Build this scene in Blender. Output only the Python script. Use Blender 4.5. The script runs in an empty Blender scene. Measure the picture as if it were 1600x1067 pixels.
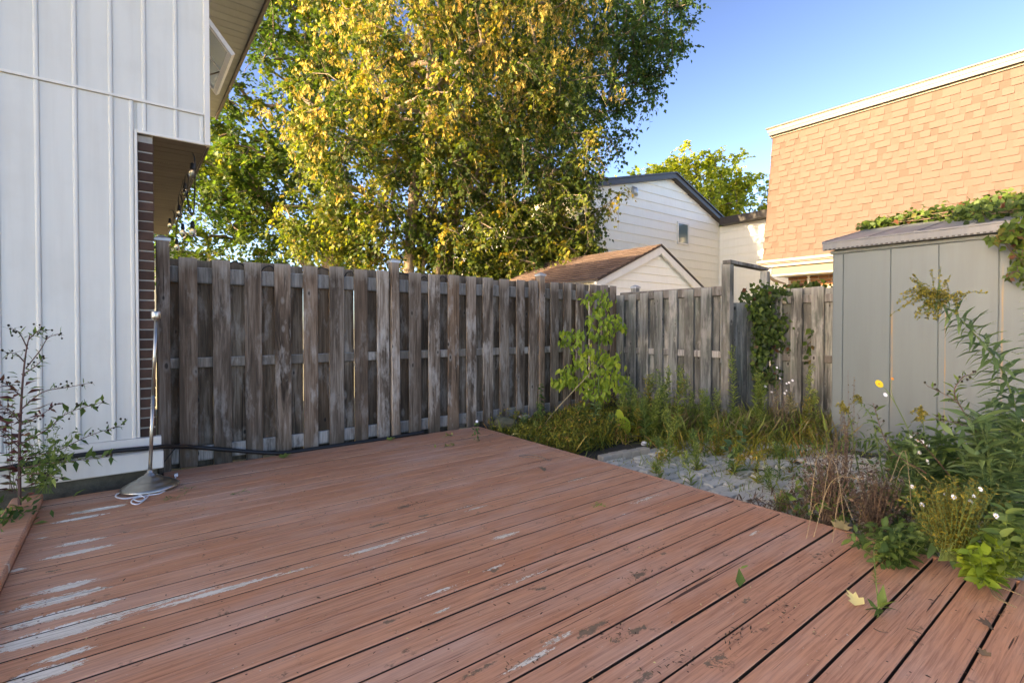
import bpy, bmesh, math, random
import numpy as np
from mathutils import Vector, Matrix

R = math.radians
random.seed(7)
rng = np.random.default_rng(11)
SC = bpy.context.scene
COL = SC.collection

# ------------------------------------------------------------------ camera
H = 1.18                      # eye height above the deck
YAW = R(37.6)
CS, SN = math.cos(YAW), math.sin(YAW)
FPX = 785.0                   # focal length in photograph pixels (1600 wide)
PITCH = R(0.8)
cam_d = bpy.data.cameras.new('camera')
cam_d.sensor_width = 36.0
cam_d.lens = FPX / 1600 * 36.0
cam_d.shift_y = -(23.5 - FPX * math.tan(PITCH)) / 1600
cam_d.clip_start = 0.05
cam_d.clip_end = 2000
cam = bpy.data.objects.new('camera', cam_d)
COL.objects.link(cam)
cam.location = (0, 0, H)
cam.rotation_euler = (R(90) - PITCH, 0, -YAW)
SC.camera = cam

# ------------------------------------------------------------------ sky and sun
SUN_AZ = (-0.975, 0.222)      # compass direction towards the sun
SUN_EL = R(20)
world = bpy.data.worlds.new('World')
SC.world = world
world.use_nodes = True
wn = world.node_tree.nodes
wl = world.node_tree.links
wn.clear()
sky = wn.new('ShaderNodeTexSky')
sky.sky_type = 'NISHITA'
sky.sun_disc = False
sky.sun_elevation = SUN_EL
sky.sun_rotation = math.atan2(SUN_AZ[0], SUN_AZ[1])
sky.air_density = 0.5
sky.dust_density = 0.9
sky.ozone_density = 1.8
bg = wn.new('ShaderNodeBackground')
bg.inputs['Strength'].default_value = 0.075
wo = wn.new('ShaderNodeOutputWorld')
gam = wn.new('ShaderNodeGamma')          # contrast of a clear polarised evening sky
gam.inputs[1].default_value = 1.55
wl.new(sky.outputs[0], gam.inputs[0])
wl.new(gam.outputs[0], bg.inputs[0])
wl.new(bg.outputs[0], wo.inputs[0])
sun_d = bpy.data.lights.new('sun', 'SUN')
sun_d.energy = 3.2
sun_d.angle = R(0.5)
sun_d.color = (1.0, 0.94, 0.80)
sun = bpy.data.objects.new('sun', sun_d)
COL.objects.link(sun)
sv = Vector((SUN_AZ[0] * math.cos(SUN_EL), SUN_AZ[1] * math.cos(SUN_EL), math.sin(SUN_EL)))
sun.rotation_euler = sv.to_track_quat('Z', 'Y').to_euler()
sun.location = (-20, 6, 20)
SC.view_settings.view_transform = 'Standard'
SC.view_settings.look = 'None'
SC.view_settings.exposure = 2.63
SC.view_settings.use_white_balance = True
SC.view_settings.white_balance_temperature = 10650
SC.view_settings.white_balance_tint = 12
SC.view_settings.gamma = 1.0
SC.view_settings.use_curve_mapping = False
SC.render.engine = 'CYCLES'
SC.cycles.use_denoising = True
SC.cycles.use_adaptive_sampling = False
SC.cycles.sample_clamp_indirect = 4.0
SC.cycles.denoising_prefilter = 'NONE'
SC.cycles.max_bounces = 8
SC.cycles.transparent_max_bounces = 8

# ------------------------------------------------------------------ survey helpers: photograph measurements onto real planes
def ray(px, py):
    t = (px - 800.0) / FPX
    return Vector((SN + CS * t, CS - SN * t, -(py - 510.0) / FPX))
def on_z(px, py, z=0.0):
    d = ray(px, py); k = (z - H) / d.z
    return Vector((d.x * k, d.y * k, z))
def on_x(px, py, x):
    d = ray(px, py); k = x / d.x
    return Vector((x, d.y * k, H + d.z * k))
def on_y(px, py, y):
    d = ray(px, py); k = y / d.y
    return Vector((d.x * k, y, H + d.z * k))
def at(px, py, dep):
    d = ray(px, py)
    return Vector((d.x * dep, d.y * dep, H + d.z * dep))
def W(lat, dep, z):
    return Vector((SN * dep + CS * lat, CS * dep - SN * lat, z))

# ------------------------------------------------------------------ object helpers
WL = {}
def thing(name, label, cat, loc=(0, 0, 0), group=None):
    o = bpy.data.objects.new(name, None)
    COL.objects.link(o)
    o.empty_display_size = 0.2
    o.location = loc
    WL[o.name] = Vector(loc)
    o['label'] = label
    o['category'] = cat
    if group: o['group'] = group
    return o
def link(name, me, mat=None, parent=None, loc=(0, 0, 0), rot=None, stuff=False):
    o = bpy.data.objects.new(name, me)
    COL.objects.link(o)
    if mat is not None and len(me.materials) == 0: me.materials.append(mat)
    loc = Vector(loc)
    WL[o.name] = loc.copy()
    if parent is not None:
        o.parent = parent
        o.location = loc - WL[parent.name]
    else:
        o.location = loc
    if rot: o.rotation_euler = rot
    if stuff: o['kind'] = 'stuff'
    return o
def tag(o, label, cat, group=None):
    o['label'] = label; o['category'] = cat
    if group: o['group'] = group
    return o
def structure(o):
    o['kind'] = 'structure'
    return o
def mesh(name, vs, fs, smooth=False):
    me = bpy.data.meshes.new(name)
    me.from_pydata([tuple(v) for v in vs], [], fs)
    me.update()
    if smooth:
        me.polygons.foreach_set('use_smooth', [True] * len(me.polygons))
    return me
def box_mesh(sx, sy, sz, bev=0.003, name='box'):
    bm = bmesh.new()
    bmesh.ops.create_cube(bm, size=1.0)
    bmesh.ops.scale(bm, vec=(sx, sy, sz), verts=bm.verts)
    if bev > 0:
        bmesh.ops.bevel(bm, geom=list(bm.edges), offset=bev, segments=1, affect='EDGES', profile=0.5)
    me = bpy.data.meshes.new(name)
    bm.to_mesh(me); bm.free()
    return me
def box(name, mn, mx, mat, parent=None, bev=0.003, rot=None):
    mn, mx = Vector(mn), Vector(mx)
    s = mx - mn
    return link(name, box_mesh(abs(s.x), abs(s.y), abs(s.z), bev, name), mat, parent, (mn + mx) / 2, rot)
class MB:
    def __init__(s): s.v = []; s.f = []
    def add(s, vs, fs):
        n = len(s.v); s.v += [tuple(v) for v in vs]; s.f += [tuple(i + n for i in f) for f in fs]
    def box(s, mn, mx):
        x0, y0, z0 = mn; x1, y1, z1 = mx
        s.add([(x0, y0, z0), (x1, y0, z0), (x1, y1, z0), (x0, y1, z0), (x0, y0, z1), (x1, y0, z1), (x1, y1, z1), (x0, y1, z1)],
              [(0, 3, 2, 1), (4, 5, 6, 7), (0, 1, 5, 4), (1, 2, 6, 5), (2, 3, 7, 6), (3, 0, 4, 7)])
    def tube(s, pts, r, n=6, cap=True):
        pts = [Vector(p) for p in pts]
        if not hasattr(r, '__len__'): r = [r] * len(pts)
        vs = []
        prev = None
        for i, p in enumerate(pts):
            if i == 0: d = pts[1] - pts[0]
            elif i == len(pts) - 1: d = pts[-1] - pts[-2]
            else: d = pts[i + 1] - pts[i - 1]
            if d.length < 1e-9: d = Vector((0, 0, 1))
            d.normalize()
            if prev is None:
                a = d.orthogonal().normalized()
            else:
                a = prev - d * prev.dot(d)
                if a.length < 1e-6: a = d.orthogonal()
                a.normalize()
            prev = a
            b = d.cross(a)
            for k in range(n):
                an = 2 * math.pi * k / n
                vs.append(p + (a * math.cos(an) + b * math.sin(an)) * r[i])
        fs = []
        for i in range(len(pts) - 1):
            for k in range(n):
                k2 = (k + 1) % n
                fs.append((i * n + k, i * n + k2, (i + 1) * n + k2, (i + 1) * n + k))
        if cap:
            fs.append(tuple(range(n - 1, -1, -1)))
            fs.append(tuple((len(pts) - 1) * n + k for k in range(n)))
        s.add(vs, fs)
    def prism(s, poly, off):
        """closed prism from a planar polygon (list of points) moved by off"""
        n = len(poly)
        p = [Vector(q) for q in poly]; q = [v + Vector(off) for v in p]
        s.add(p + q, [tuple(range(n - 1, -1, -1)), tuple(range(n, 2 * n))] + [(i, (i + 1) % n, n + (i + 1) % n, n + i) for i in range(n)])
    def lathe(s, prof, c, n=28):
        c = Vector(c); vs = []; fs = []
        for r, z in prof:
            for k in range(n):
                a = 2 * math.pi * k / n
                vs.append(c + Vector((r * math.cos(a), r * math.sin(a), z)))
        for i in range(len(prof) - 1):
            for k in range(n):
                fs.append((i * n + k, i * n + (k + 1) % n, (i + 1) * n + (k + 1) % n, (i + 1) * n + k))
        fs.append(tuple(range(n - 1, -1, -1)))
        fs.append(tuple((len(prof) - 1) * n + k for k in range(n)))
        s.add(vs, fs)
    def obj(s, name, mat, parent=None, loc=(0, 0, 0), smooth=False, stuff=False):
        l = Vector(loc)
        vs = [Vector(v) - l for v in s.v]
        me = mesh(name, vs, s.f, smooth)
        bm = bmesh.new(); bm.from_mesh(me)
        bmesh.ops.recalc_face_normals(bm, faces=bm.faces)
        bm.to_mesh(me); bm.free()
        if smooth: me.polygons.foreach_set('use_smooth', [True] * len(me.polygons))
        return link(name, me, mat, parent, loc, stuff=stuff)
def curve(pts, n=8):
    """Catmull-Rom through pts"""
    P = [Vector(p) for p in pts]
    P = [P[0] * 2 - P[1]] + P + [P[-1] * 2 - P[-2]]
    out = []
    for i in range(1, len(P) - 2):
        for k in range(n):
            t = k / n
            a, b, c, d = P[i - 1], P[i], P[i + 1], P[i + 2]
            out.append(0.5 * ((2 * b) + (c - a) * t + (2 * a - 5 * b + 4 * c - d) * t * t + (3 * b - a - 3 * c + d) * t ** 3))
    out.append(P[-2])
    return out

# ------------------------------------------------------------------ material helpers
class NT:
    def __init__(s, name):
        s.m = bpy.data.materials.new(name); s.m.use_nodes = True
        s.t = s.m.node_tree
        s.b = s.t.nodes['Principled BSDF']
        s.out = s.t.nodes['Material Output']
    def n(s, typ, ins=None, **props):
        nd = s.t.nodes.new('ShaderNode' + typ)
        for k, v in props.items(): setattr(nd, k, v)
        for k, v in (ins or {}).items(): s.set(nd.inputs[k], v)
        return nd
    def set(s, sock, v):
        if isinstance(v, bpy.types.NodeSocket): s.t.links.new(v, sock)
        elif hasattr(v, 'outputs'): s.t.links.new(v.outputs[0], sock)
        else:
            if isinstance(v, tuple) and len(v) == 3 and sock.type == 'RGBA': v = (*v, 1)
            sock.default_value = v
    def math(s, op, a, b=0.0, clamp=False):
        nd = s.n('Math', operation=op, use_clamp=clamp)
        s.set(nd.inputs[0], a); s.set(nd.inputs[1], b)
        return nd.outputs[0]
    def mix(s, f, a, b, mode='MIX'):
        nd = s.n('Mix', data_type='RGBA', blend_type=mode)
        s.set(nd.inputs[0], f); s.set(nd.inputs[6], a); s.set(nd.inputs[7], b)
        return nd.outputs[2]
    def ramp(s, f, stops, interp='LINEAR'):
        nd = s.n('ValToRGB')
        nd.color_ramp.interpolation = interp
        el = nd.color_ramp.elements
        while len(el) < len(stops): el.new(0.5)
        for e, (p, c) in zip(el, stops):
            e.position = p
            e.color = (c, c, c, 1) if not isinstance(c, tuple) else (*c, 1)
        s.set(nd.inputs[0], f)
        return nd.outputs[0]
    def step(s, v, lo, hi):
        nd = s.n('MapRange', clamp=True)
        s.set(nd.inputs[0], v)
        nd.inputs[1].default_value = lo; nd.inputs[2].default_value = hi
        nd.inputs[3].default_value = 0; nd.inputs[4].default_value = 1
        return nd.outputs[0]
    def coord(s, kind='Object', scale=(1, 1, 1), off=None):
        if kind == 'World': c = s.n('NewGeometry').outputs['Position']
        else: c = s.n('TexCoord').outputs[kind]
        if off is not None:
            a = s.n('VectorMath', operation='ADD'); s.set(a.inputs[0], c); s.set(a.inputs[1], off); c = a.outputs[0]
        mp = s.n('VectorMath', operation='MULTIPLY'); s.set(mp.inputs[0], c); mp.inputs[1].default_value = scale
        return mp.outputs[0]
    def rand(s): return s.n('ObjectInfo').outputs['Random']
    def rand_off(s, k=37.0):
        r = s.rand()
        c = s.n('CombineXYZ')
        s.set(c.inputs[0], s.math('MULTIPLY', r, k)); s.set(c.inputs[1], s.math('MULTIPLY', r, k * 2.3)); s.set(c.inputs[2], s.math('MULTIPLY', r, k * 1.7))
        return c.outputs[0]
    def noise(s, vec, scale=1.0, det=4.0, rough=0.55, dist=0.0):
        nd = s.n('TexNoise', {'Scale': scale, 'Detail': det, 'Roughness': rough, 'Distortion': dist})
        s.set(nd.inputs['Vector'], vec)
        return nd.outputs[0]
    def bump(s, h, strength=0.3, dist=0.01):
        nd = s.n('Bump', {'Strength': strength, 'Distance': dist}); s.set(nd.inputs['Height'], h)
        s.t.links.new(nd.outputs[0], s.b.inputs['Normal'])
    def done(s, col=None, rough=None, metal=None, spec=None):
        if col is not None: s.set(s.b.inputs['Base Color'], col)
        if rough is not None: s.set(s.b.inputs['Roughness'], rough)
        if metal is not None: s.set(s.b.inputs['Metallic'], metal)
        if spec is not None: s.set(s.b.inputs['Specular IOR Level'], spec)
        return s.m

def wood(name, dark, mid, light, brown, whiteness=0.5, green=0.0):
    m = NT(name)
    off = m.rand_off()
    r = m.rand()
    g = m.coord('Object', (26, 26, 1.1), off)
    fine = m.noise(g, 2.4, 6, 0.65, 0.6)
    broad = m.noise(m.coord('Object', (7, 7, 0.9), off), 1.2, 4, 0.6, 0.4)
    blotch = m.noise(m.coord('Object', (5, 5, 1.7), off), 1.5, 5, 0.65)
    c = m.ramp(m.math('ADD', m.math('MULTIPLY', fine, 0.6), m.math('MULTIPLY', broad, 0.4)), [(0.36, dark), (0.49, mid), (0.60, light)])
    c = m.mix(m.math('MULTIPLY', m.step(r, 0.25, 1.0), 0.75), c, m.mix(fine, tuple(x * 0.6 for x in brown), brown))
    c = m.mix(m.math('MULTIPLY', m.step(broad, 0.52, 0.40), 0.55), c, dark)
    stain = m.noise(m.coord('Object', (11, 11, 1.0), off), 1.0, 6, 0.7, 1.2)
    c = m.mix(m.math('MULTIPLY', m.step(stain, 0.50, 0.66), m.math('MULTIPLY', m.math('FRACT', m.math('MULTIPLY', r, 7.77)), 0.95)), c, tuple(x * 0.45 for x in dark))
    w = m.math('MULTIPLY', m.step(blotch, 0.53, 0.66), whiteness)
    c = m.mix(w, c, (0.50, 0.46, 0.41))
    if green: c = m.mix(m.math('MULTIPLY', m.step(m.noise(m.coord('Object', (4, 4, 1.2), off), 2.0), 0.5, 0.68), green), c, (0.13, 0.17, 0.13))
    vo = m.n('TexVoronoi', {'Scale': 1.0, 'Randomness': 1.0}, feature='F1')
    m.set(vo.inputs['Vector'], m.coord('Object', (9, 9, 4.6), off))
    vs_ = m.n('SeparateXYZ'); m.set(vs_.inputs[0], vo.outputs['Color'])
    d = m.math('ADD', vo.outputs['Distance'], m.math('MULTIPLY', m.math('SUBTRACT', fine, 0.5), 0.16))
    d = m.math('ADD', d, m.math('MULTIPLY', m.step(vs_.outputs[0], 0.30, 0.95), 0.16))
    halo = m.math('MULTIPLY', m.step(d, 0.27, 0.12), m.math('MULTIPLY', vs_.outputs[1], 0.65))
    c = m.mix(halo, c, (0.36, 0.33, 0.29))
    c = m.mix(m.math('MULTIPLY', m.step(d, 0.13, 0.07), 0.9), c, (0.022, 0.017, 0.014))
    crack = m.step(m.noise(m.coord('Object', (60, 60, 0.7), off), 1.6, 3, 0.5, 0.8), 0.655, 0.70)
    c = m.mix(m.math('MULTIPLY', crack, 0.8), c, tuple(x * 0.35 for x in dark))
    r2 = m.math('FRACT', m.math('MULTIPLY', r, 17.37))
    c = m.mix(m.math('MULTIPLY', r2, 0.55), c, tuple(x * 0.30 for x in mid))
    # rusty nail runs and darker foot
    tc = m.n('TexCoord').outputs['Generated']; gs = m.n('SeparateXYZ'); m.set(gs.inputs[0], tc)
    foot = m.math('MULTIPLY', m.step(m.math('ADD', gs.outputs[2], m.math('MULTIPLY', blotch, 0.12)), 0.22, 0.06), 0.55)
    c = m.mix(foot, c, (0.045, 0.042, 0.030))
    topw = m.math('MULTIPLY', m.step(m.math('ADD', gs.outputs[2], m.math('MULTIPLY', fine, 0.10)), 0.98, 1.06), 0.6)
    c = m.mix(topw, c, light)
    m.bump(m.math('SUBTRACT', fine, m.math('MULTIPLY', crack, 0.6)), 0.5, 0.004)
    return m.done(c, 0.85, spec=0.2)

def simple(name, col, rough=0.6, metal=0.0, var=0.12, scale=6.0, bump=0.0, bscale=60.0, spec=0.4, perobj=0.0, coord='Object'):
    m = NT(name)
    off = m.rand_off()
    v = m.noise(m.coord(coord, (1, 1, 1), off), scale, 5, 0.6)
    c = m.mix(v, tuple(x * (1 - var) for x in col), tuple(min(1, x * (1 + var)) for x in col))
    if perobj: c = m.mix(m.math('MULTIPLY', m.rand(), perobj), c, tuple(x * 0.45 for x in col))
    if bump: m.bump(m.noise(m.coord(coord, (1, 1, 1), off), bscale, 4, 0.6), bump, 0.005)
    return m.done(c, rough, metal, spec)

def leaf_mat(name, stops, trans=0.45, tcol=1.6, rough=0.55):
    """thin leaf: the tint attribute picks the leaf's own colour"""
    m = NT(name)
    a = m.n('Attribute', attribute_name='tint')
    c = m.ramp(a.outputs['Fac'], stops)
    m.done(c, rough, spec=0.3)
    tr = m.n('BsdfTranslucent')
    mul = m.mix(1.0, c, (tcol, tcol * 1.05, tcol * 0.7), 'MULTIPLY')
    m.set(tr.inputs[0], mul)
    mx = m.n('MixShader'); mx.inputs[0].default_value = trans
    m.t.links.new(m.b.outputs[0], mx.inputs[1]); m.t.links.new(tr.outputs[0], mx.inputs[2])
    m.t.links.new(mx.outputs[0], m.out.inputs['Surface'])
    return m.m

M = {}
M['fence'] = wood('weathered fence wood', (0.050, 0.036, 0.026), (0.21, 0.160, 0.122), (0.42, 0.355, 0.29), (0.28, 0.165, 0.098), 0.65)
M['fence_grey'] = wood('grey green fence wood', (0.055, 0.054, 0.048), (0.205, 0.205, 0.185), (0.36, 0.355, 0.32), (0.19, 0.165, 0.13), 0.6, 0.4)
M['fence_rear'] = wood('darker brown fence wood', (0.040, 0.029, 0.020), (0.145, 0.105, 0.074), (0.26, 0.21, 0.16), (0.20, 0.118, 0.068), 0.45)
M['rail'] = wood('pale rail wood', (0.09, 0.082, 0.072), (0.26, 0.24, 0.215), (0.42, 0.395, 0.36), (0.22, 0.175, 0.13), 0.6)
# white painted siding with faint streaks
def siding_mat(name, col, dirt, amt):
    m = NT(name)
    st = m.noise(m.coord('World', (9, 9, 0.5)), 1.5, 5, 0.6)
    bl = m.noise(m.coord('World', (1, 1, 1)), 2.3, 5, 0.6)
    c = m.mix(m.math('MULTIPLY', m.step(st, 0.45, 0.8), amt), col, dirt)
    c = m.mix(m.math('MULTIPLY', m.step(bl, 0.5, 0.8), amt), c, dirt)
    c = m.mix(m.math('MULTIPLY', m.rand(), 0.10), c, tuple(x * 0.8 for x in col))
    m.bump(m.noise(m.coord('World', (3, 3, 1)), 5, 3), 0.12, 0.01)
    return m.done(c, 0.42, spec=0.4)
M['white'] = siding_mat('white painted siding', (0.66, 0.655, 0.60), (0.50, 0.47, 0.41), 0.35)
M['white_trim'] = siding_mat('white trim', (0.74, 0.71, 0.64), (0.5, 0.48, 0.44), 0.3)
M['cream'] = siding_mat('cream siding', (0.88, 0.84, 0.72), (0.66, 0.61, 0.5), 0.2)
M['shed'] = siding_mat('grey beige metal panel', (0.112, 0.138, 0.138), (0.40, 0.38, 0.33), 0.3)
M['brick'] = simple('dark brown brick', (0.085, 0.045, 0.032), 0.9, var=0.5, scale=14, bump=0.5, perobj=0.6)
M['mortar'] = simple('mortar', (0.36, 0.34, 0.31), 0.95, var=0.2, scale=40, bump=0.3)
M['orange_brick'] = simple('orange brown brick', (0.26, 0.115, 0.05), 0.9, var=0.4, scale=14, bump=0.4, perobj=0.4)
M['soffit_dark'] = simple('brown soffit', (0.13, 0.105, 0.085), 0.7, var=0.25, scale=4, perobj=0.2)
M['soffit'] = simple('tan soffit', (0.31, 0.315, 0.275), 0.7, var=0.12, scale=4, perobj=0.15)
M['dark_fascia'] = simple('dark brown fascia', (0.045, 0.036, 0.032), 0.5, var=0.2)
M['brown_fascia'] = simple('brown eave fascia', (0.10, 0.075, 0.058), 0.5, var=0.3)
M['tan_band'] = simple('tan painted band', (0.17, 0.12, 0.075), 0.6, var=0.1)
M['cream_fascia'] = simple('cream fascia', (0.26, 0.225, 0.165), 0.5, var=0.08)
M['concrete'] = simple('stained concrete', (0.10, 0.095, 0.075), 0.95, var=0.6, scale=22, bump=0.8, bscale=90)
M['soil'] = simple('soil', (0.05, 0.042, 0.03), 1.0, var=0.5, scale=9, bump=0.9, bscale=40, coord='World')
M['ground'] = simple('pale dry lawn and gravel', (0.27, 0.25, 0.17), 1.0, var=0.35, scale=1.5, bump=0.8, bscale=30, coord='World')
M['black'] = simple('black rubber', (0.012, 0.013, 0.014), 0.45, var=0.2)
M['cord'] = simple('white cord', (0.78, 0.78, 0.78), 0.5, var=0.05)
M['nickel'] = simple('tarnished nickel', (0.52, 0.49, 0.43), 0.34, 1.0, var=0.25, scale=12)
M['galv'] = simple('galvanised steel', (0.50, 0.52, 0.54), 0.5, 0.7, var=0.3, scale=20)
M['roof_grey'] = siding_mat('grey metal roof', (0.135, 0.145, 0.155), (0.22, 0.22, 0.21), 0.7)
M['stone'] = simple('grey stone', (0.34, 0.30, 0.235), 0.9, var=0.35, scale=8, bump=0.8, bscale=30)
M['mossy'] = simple('mossy dark rock', (0.10, 0.095, 0.06), 1.0, var=0.6, scale=14, bump=1.0, bscale=40)
M['paver'] = simple('concrete paver', (0.56, 0.53, 0.44), 0.95, var=0.35, scale=20, bump=0.5, bscale=120, perobj=0.3)
M['bark'] = simple('grey brown bark', (0.15, 0.115, 0.085), 0.95, var=0.6, scale=7, bump=1.0, bscale=25)
M['bark_pale'] = simple('pale bark', (0.19, 0.145, 0.105), 0.95, var=0.45, scale=9, bump=0.8, bscale=30)
M['twig'] = simple('grey twig', (0.20, 0.165, 0.135), 0.9, var=0.3, scale=20)
M['dry'] = simple('dry stalk', (0.30, 0.225, 0.125), 0.9, var=0.3, scale=20)
M['brown_dry'] = simple('dead brown stalk', (0.13, 0.085, 0.06), 0.9, var=0.4, scale=20)
M['green_stem'] = simple('green stem', (0.10, 0.15, 0.04), 0.7, var=0.3, scale=20)
M['red_stem'] = simple('reddish stem', (0.11, 0.055, 0.045), 0.7, var=0.3, scale=20)
M['dark_seed'] = simple('dark seed head', (0.03, 0.026, 0.014), 0.9, var=0.5, scale=90)
M['edge_gap_shade'] = simple('dirty board edge with gap shade', (0.045, 0.030, 0.020), 0.95, var=0.4, scale=12)
M['rust'] = simple('rusty screw', (0.10, 0.045, 0.028), 0.7, var=0.4)
M['petal_white'] = simple('white petal', (0.75, 0.73, 0.74), 0.6, var=0.1, scale=40)
M['petal_yellow'] = simple('yellow petal', (0.75, 0.50, 0.03), 0.6, var=0.15, scale=40)
M['petal_orange'] = simple('orange bud', (0.65, 0.22, 0.02), 0.6, var=0.15, scale=40)

def tan_shingle():
    m = NT('tan asphalt shingle')
    r = m.rand()
    a = m.n('Attribute', attribute_name='tint')
    t = m.math('ADD', a.outputs['Fac'], m.math('MULTIPLY', r, 0.0))
    c = m.ramp(t, [(0.0, (0.066, 0.041, 0.034)), (0.35, (0.088, 0.055, 0.046)), (0.6, (0.108, 0.068, 0.058)), (1.0, (0.124, 0.079, 0.068))])
    g = m.noise(m.coord('World'), 260, 2, 0.7)
    c = m.mix(0.30, c, m.mix(g, (0.05, 0.035, 0.025), (0.20, 0.145, 0.11)))
    c = m.mix(m.math('MULTIPLY', m.noise(m.coord('World', (1, 0.7, 0.35)), 1.3, 4), 0.35), c, (0.08, 0.057, 0.042))
    m.bump(g, 0.3, 0.003)
    return m.done(c, 0.95, spec=0.15)
M['tan_shingle'] = tan_shingle()
def brown_shingle():
    m = NT('brown asphalt shingle')
    a = m.n('Attribute', attribute_name='tint')
    c = m.ramp(a.outputs['Fac'], [(0.0, (0.042, 0.029, 0.025)), (0.5, (0.066, 0.047, 0.040)), (1.0, (0.095, 0.070, 0.060))])
    g = m.noise(m.coord('World'), 200, 2, 0.7)
    c = m.mix(0.3, c, m.mix(g, (0.05, 0.03, 0.02), (0.24, 0.15, 0.12)))
    m.bump(g, 0.3, 0.003)
    return m.done(c, 0.95, spec=0.15)
M['brown_shingle'] = brown_shingle()
def glass(name, col, rough=0.03, trans=0.9):
    m = NT(name)
    m.b.inputs['Transmission Weight'].default_value = trans
    return m.done(col, rough)
M['glass'] = glass('window glass', (0.75, 0.82, 0.80), 0.02, 0.55)
M['bulb'] = glass('bulb glass', (0.95, 0.95, 0.95), 0.02, 1.0)
M['dark_glass'] = simple('dim window glass', (0.10, 0.16, 0.17), 0.06, var=0.05, spec=0.8)

# painted deck boards: own paint colour, worn patches, splits along the grain, dirt
CHIPS = []
CLODS = []
for (x, y, rx, ry) in [(630, 792, .11, .05), (590, 822, .10, .025), (664, 806, .08, .02), (765, 892, .09, .03), (1003, 898, .09, .05), (1015, 905, .05, .03), (930, 985, .16, .03), (985, 995, .14, .03), (1120, 1036, .09, .03), (772, 893, .06, .03),
                       (608, 974, .06, .025), (1010, 1062, .09, .02), (850, 920, .06, .02), (440, 890, .06, .02), (190, 832, .05, .02), (1170, 940, .06, .02), (1278, 870, .07, .02), (750, 1050, .12, .02), (30, 938, .10, .02), (80, 893, .05, .02), (855, 1003, .10, .02), (1040, 866, .07, .02)]:
    p = on_z(x, y, 0); CLODS.append((p.x, p.y, rx, ry))
def deck_mat():
    m = NT('worn red brown deck paint')
    off = m.rand_off(3.0)
    r = m.rand()
    pos = m.n('NewGeometry').outputs['Position']
    sep = m.n('SeparateXYZ'); m.set(sep.inputs[0], pos)
    px, py = sep.outputs[0], sep.outputs[1]
    grain = m.noise(m.coord('World', (1.6, 42, 42), off), 2.2, 6, 0.62, 0.7)
    broad = m.noise(m.coord('World', (1.0, 3.2, 1.0), off), 1.6, 4, 0.6)
    spots = m.noise(m.coord('World', (1, 1, 1)), 38, 4, 0.7)
    c = m.mix(r, (0.61, 0.268, 0.145), (0.69, 0.335, 0.195))
    c = m.mix(m.math('MULTIPLY', m.step(broad, 0.45, 0.7), 0.5), c, (0.62, 0.38, 0.27))
    c = m.mix(m.math('MULTIPLY', m.step(grain, 0.58, 0.36), 0.55), c, (0.27, 0.10, 0.058))
    # greyed dusty film and dark dirt
    film = m.step(m.noise(m.coord('World', (0.8, 2.5, 1)), 1.4, 5, 0.6), 0.48, 0.75)
    c = m.mix(m.math('MULTIPLY', film, 0.55), c, (0.63, 0.43, 0.345))
    dirtn = m.noise(m.coord('World', (1, 1.6, 1)), 7.0, 6, 0.72)
    dirt = m.math('MULTIPLY', m.step(dirtn, 0.60, 0.67), m.step(spots, 0.44, 0.54))
    c = m.mix(m.math('MULTIPLY', dirt, 0.8), c, (0.085, 0.062, 0.042))
    hair = m.step(m.noise(m.coord('World', (1.2, 90, 1), off), 2.2, 4, 0.6, 0.5), 0.60, 0.66)
    c = m.mix(m.math('MULTIPLY', m.math('MULTIPLY', hair, m.step(broad, 0.38, 0.62)), 0.6), c, (0.13, 0.050, 0.030))
    flk = m.step(m.noise(m.coord('World', (26, 60, 1)), 2.0, 4, 0.7), 0.735, 0.76)
    c = m.mix(m.math('MULTIPLY', flk, m.step(dirtn, 0.45, 0.55)), c, (0.55, 0.48, 0.40))
    # clumps of moss and trodden earth
    dt = None
    for (cx, cy, rx, ry) in CLODS:
        dx = m.math('DIVIDE', m.math('SUBTRACT', px, cx), rx)
        dy = m.math('DIVIDE', m.math('SUBTRACT', py, cy), ry)
        g = m.math('SUBTRACT', 1.0, m.math('ADD', m.math('MULTIPLY', dx, dx), m.math('MULTIPLY', dy, dy)), True)
        dt = g if dt is None else m.math('MAXIMUM', dt, g)
    cl = m.step(m.math('ADD', m.math('MULTIPLY', dt, 0.30), m.math('ADD', m.math('MULTIPLY', m.noise(m.coord('World', (1, 1, 1)), 26, 6, 0.78), 0.9), m.math('MULTIPLY', dirtn, 0.7))), 1.02, 1.07)
    c = m.mix(m.math('MULTIPLY', cl, 0.8), c, m.mix(spots, (0.05, 0.043, 0.028), (0.21, 0.18, 0.12)))
    # long splits
    split = m.step(m.noise(m.coord('World', (0.55, 34, 1), off), 2.0, 3, 0.5, 0.9), 0.685, 0.715)
    c = m.mix(m.math('MULTIPLY', split, 0.85), c, (0.035, 0.016, 0.012))
    # lifted paint: grey primer and wood
    chn = m.noise(m.coord('World', (4.5, 40, 1)), 1.5, 7, 0.74, 0.9)
    chn2 = m.noise(m.coord('World', (16, 34, 1)), 2.6, 6, 0.75, 0.4)
    chn3 = m.noise(m.coord('World', (34, 70, 1)), 1.6, 4, 0.7)
    tot = None
    for (cx, cy, rx, ry, w) in CHIPS:
        dx = m.math('DIVIDE', m.math('SUBTRACT', px, cx), rx)
        dy = m.math('DIVIDE', m.math('SUBTRACT', py, cy), ry)
        d2 = m.math('ADD', m.math('MULTIPLY', dx, dx), m.math('MULTIPLY', dy, dy))
        g = m.math('MULTIPLY', m.math('SUBTRACT', 1.0, d2, True), w)
        tot = g if tot is None else m.math('MAXIMUM', tot, g)
    v = m.math('ADD', m.math('ADD', m.math('MULTIPLY', chn, 0.85), m.math('MULTIPLY', chn2, 0.95)), m.math('ADD', m.math('MULTIPLY', m.math('SUBTRACT', chn3, 0.5), 0.55), m.math('MULTIPLY', tot, 0.46)))
    chip = m.step(v, 1.13, 1.155)
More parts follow.
